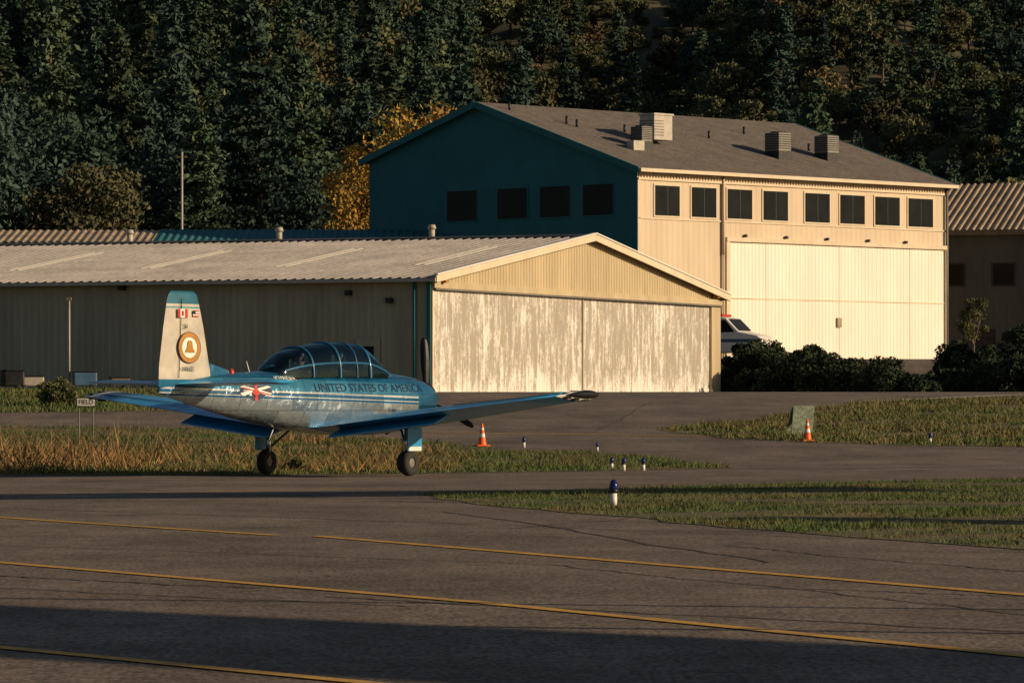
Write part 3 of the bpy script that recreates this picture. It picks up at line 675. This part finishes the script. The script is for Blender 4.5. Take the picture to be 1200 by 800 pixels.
fs.append(tuple(range(seg))); fs.append(tuple(range((len(xd)-1)*seg,len(xd)*seg)))
def planepaint():
    m,nt,b=newmat('aircraft_livery'); L=nt.links; tc=N(nt,'ShaderNodeTexCoord'); sp=N(nt,'ShaderNodeSeparateXYZ'); L.new(tc.outputs['Object'],sp.inputs[0])
    mu=N(nt,'ShaderNodeMath',operation='MULTIPLY_ADD'); L.new(sp.outputs['X'],mu.inputs[0]); mu.inputs[1].default_value=.022; L.new(sp.outputs['Z'],mu.inputs[2])
    mr=N(nt,'ShaderNodeMapRange'); mr.inputs[1].default_value=.5; mr.inputs[2].default_value=2.0; L.new(mu.outputs[0],mr.inputs[0])
    cr=N(nt,'ShaderNodeValToRGB'); cr.color_ramp.interpolation='CONSTANT'; el=cr.color_ramp.elements
    def q(z): return (z-.5)/1.5
    el[0].position=0; el[0].color=(.50,.58,.62,1); el[1].position=q(1.21); el[1].color=(.01,.12,.26,1)
    for p,c in ((1.245,(.66,.68,.66,1)),(1.265,(.01,.12,.26,1)),(1.32,(.68,.68,.64,1)),(1.345,(.05,.24,.36,1)),(1.55,(.01,.13,.25,1))):
        e_=el.new(q(p)); e_.color=c
    L.new(mr.outputs[0],cr.inputs[0])
    gx=N(nt,'ShaderNodeMath',operation='GREATER_THAN'); gx.inputs[1].default_value=1.75; L.new(sp.outputs['X'],gx.inputs[0])
    cm=N(nt,'ShaderNodeMix',data_type='RGBA'); L.new(gx.outputs[0],cm.inputs[0]); cm.inputs[7].default_value=(.015,.15,.29,1); L.new(cr.outputs[0],cm.inputs[6])
    br=N(nt,'ShaderNodeTexBrick'); mp=N(nt,'ShaderNodeMapping'); mp.inputs['Rotation'].default_value=(math.pi/2,0,0); L.new(tc.outputs['Object'],mp.inputs[0]); L.new(mp.outputs[0],br.inputs['Vector'])
    br.inputs['Scale'].default_value=1.; br.inputs['Brick Width'].default_value=.62; br.inputs['Row Height'].default_value=.27; br.inputs['Mortar Size'].default_value=.007
    br.inputs['Color1'].default_value=(1,1,1,1); br.inputs['Color2'].default_value=(.45,.5,.55,1); br.inputs['Mortar'].default_value=(.12,.12,.12,1)
    no=N(nt,'ShaderNodeTexNoise'); no.inputs['Scale'].default_value=5; no.inputs['Detail'].default_value=5; L.new(tc.outputs['Object'],no.inputs['Vector'])
    mx=N(nt,'ShaderNodeMix',data_type='RGBA',blend_type='MULTIPLY'); mx.inputs[0].default_value=.75; L.new(cm.outputs[2],mx.inputs[6]); L.new(br.outputs[0],mx.inputs[7])
    L.new(mx.outputs[2],b.inputs['Base Color'])
    rr=N(nt,'ShaderNodeMapRange'); rr.inputs[1].default_value=.35; rr.inputs[2].default_value=.65; rr.inputs[3].default_value=.08; rr.inputs[4].default_value=.34; L.new(no.outputs[0],rr.inputs[0]); L.new(rr.outputs[0],b.inputs['Roughness'])
    lt=N(nt,'ShaderNodeMath',operation='LESS_THAN'); lt.inputs[1].default_value=1.21; L.new(mu.outputs[0],lt.inputs[0])
    mm=N(nt,'ShaderNodeMapRange'); mm.inputs[3].default_value=.3; mm.inputs[4].default_value=.68; L.new(lt.outputs[0],mm.inputs[0]); L.new(mm.outputs[0],b.inputs['Metallic'])
    bp=N(nt,'ShaderNodeBump'); bp.inputs['Strength'].default_value=.6; bp.inputs['Distance'].default_value=.06; L.new(no.outputs[0],bp.inputs['Height']); L.new(bp.outputs[0],b.inputs['Normal'])
    b.inputs['Coat Weight'].default_value=.8; b.inputs['Coat Roughness'].default_value=.04
    return m
M['livery']=planepaint()
M['wingblue']=pm('wing_blue',(.035,.30,.58),(.025,.23,.46),2,.32,metal=0.0,coat=.3,spec=.5)
M['frameblue']=pm('frame_blue',(.01,.10,.20),(.01,.08,.16),2,.38,coat=.2,spec=.4)
M['alum']=pm('polished_aluminium',(.62,.60,.57),(.48,.46,.44),3,.22,metal=1.,bump=.1)
mesh('fuselage',vs,fs,'livery',pl,True)
def foil(n=14):
    pts=[]
    for i in range(n+1):
        c=(1-math.cos(math.pi*i/n))/2; t=5*.135*(.2969*math.sqrt(c)-.126*c-.3516*c*c+.2843*c**3-.1036*c**4); pts.append((c,t))
    up=[(c,t*1.15+.01*math.sin(math.pi*c)) for c,t in pts][::-1]; lo=[(c,-t*.85) for c,t in pts][1:-1]; return up+lo
def wing(name,side,st,mat,parent,thick=1.,vert=False,capend=True):
    fo=foil(); vs=[];fs=[];n=len(fo)
    for y,le,te,z,th in st:
        for c,t in fo:
            ch=le-te; xx=le-c*ch; tt=t*ch*th
            if vert: vs.append((xx,tt,z))
            else: vs.append((xx,side*y,z+tt))
    for k in range(len(st)-1):
        for i in range(n): j=(i+1)%n; fs.append((k*n+i,k*n+j,(k+1)*n+j,(k+1)*n+i))
    fs.append(tuple(range(n))); fs.append(tuple(range((len(st)-1)*n,len(st)*n)))
    return mesh(name,vs,fs,mat,parent,True)
def wz(y): return .80+max(0,y-.4)*.118
def wle(y): return 1.05-.62*(y-.4)/4.4
def wte(y): return -1.22+.58*(y-.4)/4.4
for s,nm in ((-1,'right'),(1,'left')):
    st=[(y,wle(y),wte(y),wz(y),1.) for y in (.2,.45,1,2,3,4,4.7)]
    wing(nm+'_wing',s,st,'wingblue',pl)
    stt=[(4.7,wle(4.7)+.003,wte(4.7)-.003,wz(4.7),1.04),(4.85,wle(4.85)-.03,wte(4.85)+.02,wz(4.85),1.)]
    wing(nm+'_wing_tip_band',s,stt,'white',pl)
    stt=[(4.851,wle(4.85)-.03,wte(4.85)+.02,wz(4.85),1.0),(4.93,wle(4.9)-.12,wte(4.9)+.08,wz(4.91),.9),(4.97,wle(5)-.3,wte(5)+.22,wz(4.95),.5)]
    wing(nm+'_wing_tip',s,stt,'black',pl)
    for i,x in enumerate((-.45,-.2,.1)): box(nm+'_tip_check_%d'%i,(x,s*4.78,wz(4.78)+.0),(.13,.09,.17 if i!=0 else .10),'black',pl)
    vs=[]
    for y in (.62,2.55):
        x=wte(y)+.48; z=wz(y)-.015
        vs+=[(x,s*y,z),(x-.46,s*y,z-.16),(x-.46,s*y,z-.185),(x,s*y,z-.06)]
    mesh(nm+'_flap',vs,[(0,4,5,1),(1,5,6,2),(2,6,7,3),(3,7,4,0),(0,1,2,3),(4,7,6,5)],'wingblue',pl)
    beam(nm+'_aileron_gap',(wte(2.65)+.42,s*2.65,wz(2.65)+.105),(wte(4.6)+.3,s*4.6,wz(4.6)+.06),.02,.01,(0,0,1),'black',pl)
    yy=1.40*s; zt=wz(1.45)-.08
    cyl(nm+'_gear_strut',(0,yy,zt),(0,yy,.22),.05,.04,'alum',pl); cyl(nm+'_gear_piston',(-.0,yy,.45),(0,yy,.2),.03,.03,'acmetal',pl)
    cyl(nm+'_drag_brace',(.02,yy,.45),(.3,yy-s*.35,zt),.02,.02,'acmetal',pl)
    lathe(nm+'_tyre',(0,yy+s*.04,.215),(0,1,0),[(.09,-.075),(.15,-.085),(.195,-.07),(.215,-.03),(.215,.03),(.195,.07),(.15,.085),(.09,.075)],'rubber',pl,28)
    lathe(nm+'_hub',(0,yy+s*.04,.215),(0,1,0),[(0,-.07),(.06,-.07),(.095,-.055),(.095,.055),(.06,.07),(0,.07)],'acmetal',pl,20)
    o=box(nm+'_gear_door',(0.02,yy+s*.14,.60),(.42,.02,.38),'wingblue',pl,0,.008)
    box(nm+'_gear_door_edge',(0.02,yy+s*.152,.45),(.36,.006,.07),'white',pl)
    st=[(y,-3.62-.12*(y/1.85),-4.55+.06*(y/1.85),1.50+.015*y,.75) for y in (.05,.6,1.2,1.7)]+[(1.85,-3.85,-4.42,1.53,.5)]
    wing(nm+'_stabilizer',s,st,'wingblue',pl)
cyl('nose_gear_strut',(1.95,0,.95),(2.02,0,.2),.05,.035,'alum',pl)
lathe('nose_tyre',(2.03,0,.19),(0,1,0),[(.07,-.06),(.13,-.07),(.175,-.05),(.19,0),(.175,.05),(.13,.07),(.07,.06)],'rubber',pl,24)
lathe('nose_hub',(2.03,0,.19),(0,1,0),[(0,-.06),(.08,-.05),(.08,.05),(0,.06)],'acmetal',pl,16)
def finmat():
    m,nt,b=newmat('fin_paint'); L=nt.links; tc=N(nt,'ShaderNodeTexCoord'); sp=N(nt,'ShaderNodeSeparateXYZ'); L.new(tc.outputs['Object'],sp.inputs[0])
    mr=N(nt,'ShaderNodeMapRange'); mr.inputs[1].default_value=1.5; mr.inputs[2].default_value=3.0; L.new(sp.outputs['Z'],mr.inputs[0])
    cr=N(nt,'ShaderNodeValToRGB'); cr.color_ramp.interpolation='CONSTANT'; el=cr.color_ramp.elements
    el[0].position=0; el[0].color=(.02,.13,.24,1); el[1].position=.05; el[1].color=(.52,.47,.38,1)
    for p,c in ((.80,(.10,.28,.32,1)),(.82,(.52,.47,.38,1)),(.845,(.02,.13,.20,1))): e_=el.new(p); e_.color=c
    L.new(mr.outputs[0],cr.inputs[0]); no=N(nt,'ShaderNodeTexNoise'); no.inputs['Scale'].default_value=4; no.inputs['Detail'].default_value=5; L.new(tc.outputs['Object'],no.inputs['Vector'])
    m2=N(nt,'ShaderNodeMapRange'); m2.inputs[1].default_value=.3;m2.inputs[2].default_value=.7;m2.inputs[3].default_value=.75;m2.inputs[4].default_value=1.05; L.new(no.outputs[0],m2.inputs[0])
    vm=N(nt,'ShaderNodeVectorMath',operation='SCALE'); L.new(cr.outputs[0],vm.inputs[0]); L.new(m2.outputs[0],vm.inputs['Scale']); L.new(vm.outputs[0],b.inputs['Base Color'])
    b.inputs['Roughness'].default_value=.35; return m
M['fin']=finmat()
st=[(0,-3.45,-4.95,1.45,.55),(0,-3.6,-4.93,1.8,.55),(0,-3.75,-4.82,2.4,.55),(0,-3.88,-4.73,2.8,.5),(0,-3.93,-4.68,2.92,.42),(0,-4.02,-4.62,2.975,.2)]
wing('tail_fin',1,st,'fin',pl,vert=True)
mesh('dorsal_fillet',[(-2.9,0,1.69),(-3.6,.03,1.62),(-3.6,-.03,1.62),(-3.6,0,1.84)],[(0,2,3),(0,3,1),(1,3,2)],'livery',pl)
for yv in (-.062,.062):
    beam('rudder_hinge_line',(-4.47,yv*.8,1.6),(-4.38,yv*.6,2.85),.012,.006,(1,0,0),'black',pl)
def fy(z): return -(.068-.026*(z-1.6)/1.3)
def rect(name,x0,x1,z0,z1,mat,off=0): mesh(name,[(x0,fy(z0)-off,z0),(x1,fy(z0)-off,z0),(x1,fy(z1)-off,z1),(x0,fy(z1)-off,z1)],[(0,1,2,3)],mat,pl)
rect('canada_flag',-4.50,-4.24,2.55,2.69,'white',.003); rect('canada_flag_bar',-4.50,-4.43,2.55,2.69,'red',.006); rect('canada_flag_bar_b',-4.31,-4.24,2.55,2.69,'red',.006); rect('maple_leaf',-4.40,-4.34,2.58,2.66,'red',.006)
for i in range(5): rect('usa_flag_stripe_%d'%i,-4.10,-3.94,2.57+i*.02,2.57+(i+1)*.02,'red' if i%2==0 else 'white',.003)
rect('usa_flag_canton',-4.10,-4.03,2.61,2.67,'navy',.006)
def disc(name,cx,cz,r0,r1,mat,off,sx=1.2):
    vs=[];fs=[];n=32
    for i in range(n):
        a=2*math.pi*i/n
        for r in (r0,r1): z=cz+r*math.sin(a); vs.append((cx+sx*r*math.cos(a),fy(z)-off,z))
    for i in range(n): j=(i+1)%n; fs.append((2*i,2*i+1,2*j+1,2*j))
    mesh(name,vs,fs,mat,pl)
disc('emblem_ring',-4.2,2.08,.17,.24,'gold',.003); disc('emblem_field',-4.2,2.08,.0,.165,'white',.002); disc('emblem_rim',-4.2,2.08,.24,.25,'navy',.004)
bl=[(-.12,-.08),(.12,-.08),(.1,-.04),(.07,.0),(.055,.08),(.03,.11),(-.03,.11),(-.055,.08),(-.07,0),(-.1,-.04)]
mesh('emblem_bell',[(-4.2+a*1.1,fy(2.08)-.012,2.08+b_) for a,b_ in bl],[tuple(range(len(bl)))],'gold',pl)
def dtext(name,body,size,x,z,mat,sx=1.,off=.006,fin=False):
    v,f=textmesh(body,size); out=[]
    for p in v:
        xx=x+p[0]*sx; zz=z+p[1]
        yy=(fy(zz)-off) if fin else -(hwid(xx,zz)+off)
        out.append((xx,yy,zz))
    mesh(name,out,f,mat,pl)
dtext('lettering_country','UNITED STATES OF AMERICA',.19,.30,1.45,'navy',1.28,.008)
dtext('lettering_name','JOYRIDER',.10,-1.95,1.60,'white',1.2,.006)
dtext('fin_number','34',.12,-4.3,2.41,'navy',1.0,.004,True); dtext('fin_reg','N8662E',.10,-4.25,1.74,'navy',1.0,.004,True)
dtext('belly_reg','T-34A',.08,.9,1.08,'navy',1.2,.006)
def fl_poly(name,pts,mat,off=.006):
    mesh(name,[(x,-(hwid(x,z)+off),z) for x,z in pts],[tuple(range(len(pts)))],mat,pl)
ex,ez=-2.75,1.36
fl_poly('emblem_blue',[(ex-.38,ez+.02),(ex-.05,ez-.11),(ex+.05,ez-.11),(ex+.38,ez+.02),(ex+.33,ez+.12),(ex-.33,ez+.12)],'navy',.006)
fl_poly('emblem_white_cross',[(ex-.37,ez+.10),(ex-.28,ez+.12),(ex+.37,ez-.0),(ex+.31,ez-.045)],'white',.009)
fl_poly('emblem_white_cross_b',[(ex+.37,ez+.10),(ex+.28,ez+.12),(ex-.37,ez-.0),(ex-.31,ez-.045)],'white',.0095)
fl_poly('emblem_red_cross',[(ex-.35,ez+.09),(ex-.30,ez+.10),(ex+.35,ez-.02),(ex+.32,ez-.035)],'red',.012)
fl_poly('emblem_red_bar',[(ex-.03,ez-.12),(ex+.04,ez-.12),(ex+.04,ez+.14),(ex-.03,ez+.14)],'red',.0125)
fl_poly('emblem_leaf',[(ex-.11,ez),(ex-.05,ez-.02),(ex-.0,ez-.08),(ex+.05,ez-.02),(ex+.11,ez),(ex+.06,ez+.04),(ex+.0,ez+.11),(ex-.06,ez+.04)],'red',.014)
# canopy
CX=[-2.15,-1.95,-1.6,-1.2,-.7,-.1,.30,.5,.72,.95,1.18]
CTp=[1.745,1.85,2.02,2.13,2.19,2.21,2.19,2.13,2.01,1.87,1.735]
CW=[.12,.28,.36,.40,.41,.41,.41,.41,.40,.37,.27]
def cpt(x,a,k=1.):
    w=float(np.interp(x,CX,CW))*k; t=float(np.interp(x,CX,CTp)); b=1.62
    ca,sa=math.cos(a),math.sin(a); e=2/2.6
    return (x,w*math.copysign(abs(ca)**e,ca),b+(t-b)*k**.3*abs(sa)**e)
xs_=np.linspace(CX[0],CX[-1],46); n=24; vs=[];fs=[]
for x in xs_:
    for i in range(n+1): vs.append(cpt(x,math.pi*i/n))
for k in range(len(xs_)-1):
    for i in range(n): a=k*(n+1)+i; fs.append((a,a+1,a+n+2,a+n+1))
m,nt,b=newmat('canopy_glass'); nt.nodes.remove(b); tr_=N(nt,'ShaderNodeBsdfTransparent'); tr_.inputs[0].default_value=(.46,.60,.62,1); gl=N(nt,'ShaderNodeBsdfGlossy'); gl.inputs['Roughness'].default_value=.05; gl.inputs[0].default_value=(.7,.95,1,1)
lw=N(nt,'ShaderNodeLayerWeight'); lw.inputs[0].default_value=.34; mxs=N(nt,'ShaderNodeMixShader'); nt.links.new(lw.outputs['Fresnel'],mxs.inputs[0]); nt.links.new(tr_.outputs[0],mxs.inputs[1]); nt.links.new(gl.outputs[0],mxs.inputs[2])
nt.links.new(mxs.outputs[0],nt.nodes['Material Output'].inputs[0]); M['canopy']=m
mesh('canopy_glass',vs,fs,'canopy',pl,True)
def tube(name,pts,r,mat):
    c=bpy.data.curves.new(name,'CURVE'); c.dimensions='3D'; c.bevel_depth=r; s=c.splines.new('POLY'); s.points.add(len(pts)-1)
    for q,p in zip(s.points,pts): q.co=(*p,1)
    o=bpy.data.objects.new(name,c); c.materials.append(M[mat]); o.parent=pl; COL.objects.link(o)
for x,r in ((-1.25,.024),(-.50,.028),(.0,.014),(.38,.032),(1.16,.022)):
    tube('canopy_frame',[cpt(x,math.pi*i/20,1.01) for i in range(21)],r,'frameblue')
for a in (.33,math.pi-.33,): tube('canopy_rail',[cpt(x,a,1.01) for x in np.linspace(-1.9,1.1,30)],.02,'frameblue')
for a in (1.05,math.pi-1.05): tube('windscreen_post',[cpt(x,a,1.01) for x in np.linspace(.38,1.14,10)],.016,'frameblue')
vs=[];fs=[]
xx=np.linspace(-1.95,1.0,20)
for x in xx:
    for yv in np.linspace(-.36,.36,7):
        w,t,b_=sec(x); c=(t+b_)/2; h=(t-b_)/2; q=min(.98,abs(yv)/w); vs.append((x,yv,c+h*(1-q**NE)**(1/NE)+.012))
for k in range(19):
    for i in range(6): a=k*7+i; fs.append((a,a+1,a+8,a+7))
mesh('cockpit_interior',vs,fs,'black',pl)
for x in (-1.35,-.12): box('headrest',(x-.18,0,1.88),(.1,.28,.26),'black',pl,0,.03)
box('glareshield',(.58,0,1.79),(.3,.5,.12),'black',pl,0,.03); box('rear_panel',(-.5,0,1.82),(.12,.5,.16),'black',pl,0,.03)
def pilot(xc):
    J=[((xc-.05,0,1.18),.15),((xc-.08,0,1.42),.16),((xc-.08,0,1.62),.15),((xc-.06,0,1.76),.06),((xc-.04,0,1.80),.055),
       ((xc-.07,-.19,1.66),.09),((xc+.05,-.25,1.42),.05),((xc+.28,-.16,1.45),.04),((xc-.07,.19,1.66),.09),((xc+.05,.25,1.42),.05),((xc+.28,.16,1.45),.04),
       ((xc+.35,-.1,1.2),.085),((xc+.35,.1,1.2),.085)]
    E=[(0,1),(1,2),(2,3),(3,4),(2,5),(5,6),(6,7),(2,8),(8,9),(9,10),(0,11),(0,12)]
    me=bpy.data.meshes.new('pilot_body'); me.from_pydata([j[0] for j in J],E,[]); me.materials.append(M['shirt'])
    o=bpy.data.objects.new('pilot_body',me); COL.objects.link(o); o.parent=pl
    sk=o.modifiers.new('s','SKIN'); 
    for i,j in enumerate(J): me.skin_vertices[0].data[i].radius=(j[1],j[1])
    me.skin_vertices[0].data[0].use_root=True
    ss=o.modifiers.new('d','SUBSURF'); ss.levels=1; ss.render_levels=1
    hp=[(0,-.125),(.05,-.11),(.072,-.06),(.083,0),(.082,.05),(.06,.1),(.0,.122)]
    lathe('pilot_head',(xc-.02,0,1.93),(0,0,1),hp,'skin',pl,18); 
    lathe('pilot_cap',(xc-.025,0,1.96),(0,0,1),[(.09,-.0),(.09,.05),(.07,.09),(0,.115)],'navy',pl,18)
    box('pilot_cap_peak',(xc+.09,0,1.975),(.1,.12,.012),'navy',pl); box('pilot_nose',(xc+.07,0,1.915),(.035,.02,.035),'skin',pl,0,.005)
    for s in (-1,1): cyl('headset_cup',(xc-.02,s*.075,1.925),(xc-.02,s*.11,1.925),.042,.038,'black',pl)
pilot(.08); pilot(-1.05)
lathe('spinner',(2.58,0,1.27),(1,0,0),[(.15,0),(.15,.05),(.12,.18),(.06,.28),(0,.32)],'alum',pl,24)
lathe('cowl_ring',(2.55,0,1.27),(1,0,0),[(.31,-.05),(.30,.03),(.2,.05),(.14,.02)],'darkmetal',pl,28)
for ang_ in (86,206,326):
    a=math.radians(ang_); dy,dz=math.cos(a),math.sin(a); vs=[];fs=[]
    R_=[(.1,.03,.05,1.1),(.3,.055,.03,.9),(.6,.075,.018,.6),(.9,.07,.012,.4),(1.02,.05,.01,.3),(1.06,.02,.006,.3)]
    for r,cw,th,tw in R_:
        ey,ez_=-dz,dy
        for c,t in ((-cw,0),(0,th/2),(cw,0),(0,-th/2)):
            xx_=c*math.sin(tw)+t*math.cos(tw); l=c*math.cos(tw)-t*math.sin(tw); vs.append((2.72+xx_,dy*r+ey*l,1.27+dz*r+ez_*l))
    for k in range(5):
        for i in range(4): j=(i+1)%4; fs.append((4*k+i,4*k+j,4*k+4+j,4*k+4+i))
    fs.append((20,21,22,23)); mesh('propeller_blade',vs,fs,'darkmetal',pl,True)
cyl('exhaust_stack',(1.7,-.42,.95),(1.55,-.56,.86),.045,.045,'darkmetal',pl)
cyl('antenna_mast',(-2.5,0,1.7),(-2.58,0,1.88),.012,.006,'white',pl); lathe('beacon',(-3.0,0,1.66),(0,0,1),[(.05,0),(.05,.05),(.03,.09),(0,.1)],'red',pl,14)
cyl('belly_antenna',(-1.8,0,.82),(-1.95,0,.6),.01,.006,'white',pl)
# ------------------------------------------------------------ added shadow casters, unseen to the right of the view
el=math.radians(17); az=math.radians(-14)
S=Vector((math.cos(el)*math.cos(az),math.cos(el)*math.sin(az),math.sin(el)))
def shadow_slab(A,Bp,e0,e1,wid,H=6.):  # invented slab on posts, offset sunward so its shadow lands on the given line
    off=Vector((S.x,S.y))*H/S.z; A=Vector(A);Bp=Vector(Bp); d=(Bp-A).normalized(); nrm=Vector((-d.y,d.x)); nrm=-nrm if nrm.y>0 else nrm
    A2=A-d*e0+off; B2_=Bp+d*e1+off
    e=empty('aircraft_shelter',(A2.x,A2.y,0)); cs=[A2,B2_,B2_+nrm*wid,A2+nrm*wid]
    slab('roof',[(c.x,c.y,H-.12) for c in cs],.12,'metalroof',e)
    for c in [A2+nrm*.2+d*.3,B2_+nrm*.2-d*.3,B2_+nrm*(wid-.2)-d*.3,A2+nrm*(wid-.2)+d*.3]: cyl('post',(c.x,c.y,0),(c.x,c.y,H-.12),.06,.06,'acmetal',e)
shadow_slab((-2.95,25.6),(2.39,20.7),3,12,3.4)  # added out of view to throw the dark foreground band
shadow_slab(G(0,579),G(900,572),2,1,3.2)  # added out of view for the thin shadow across the taxiway
shadow_slab(G(890,606),G(1250,612),0,0,1.4)  # added out of view for the short shadow on the grass island
# ------------------------------------------------------------ light, camera
w=bpy.data.worlds.new('World'); scn.world=w; w.use_nodes=True; nt=w.node_tree
bg=nt.nodes['Background']; sk=nt.nodes.new('ShaderNodeTexSky'); sk.sky_type='NISHITA'; sk.sun_disc=False; sk.sun_elevation=el; sk.sun_rotation=math.radians(90)-az
nt.links.new(sk.outputs[0],bg.inputs[0]); bg.inputs[1].default_value=.052
sun=bpy.data.lights.new('sun','SUN'); sun.energy=5.; sun.angle=math.radians(.5); sun.color=(1,.77,.50)
so=bpy.data.objects.new('sun',sun); COL.objects.link(so); so.rotation_euler=S.to_track_quat('Z','Y').to_euler(); so.location=(30,-10,40)
cam=bpy.data.cameras.new('camera'); cam.lens=F/1200*36; cam.sensor_width=36; cam.clip_end=3000; cam.clip_start=.5
co=bpy.data.objects.new('camera',cam); COL.objects.link(co); co.location=(0,0,CH); co.rotation_euler=(math.radians(90)+math.atan(75/F),0,0)
scn.camera=co
scn.view_settings.view_transform='Standard'; scn.view_settings.look='None'; scn.view_settings.exposure=0; scn.view_settings.gamma=1
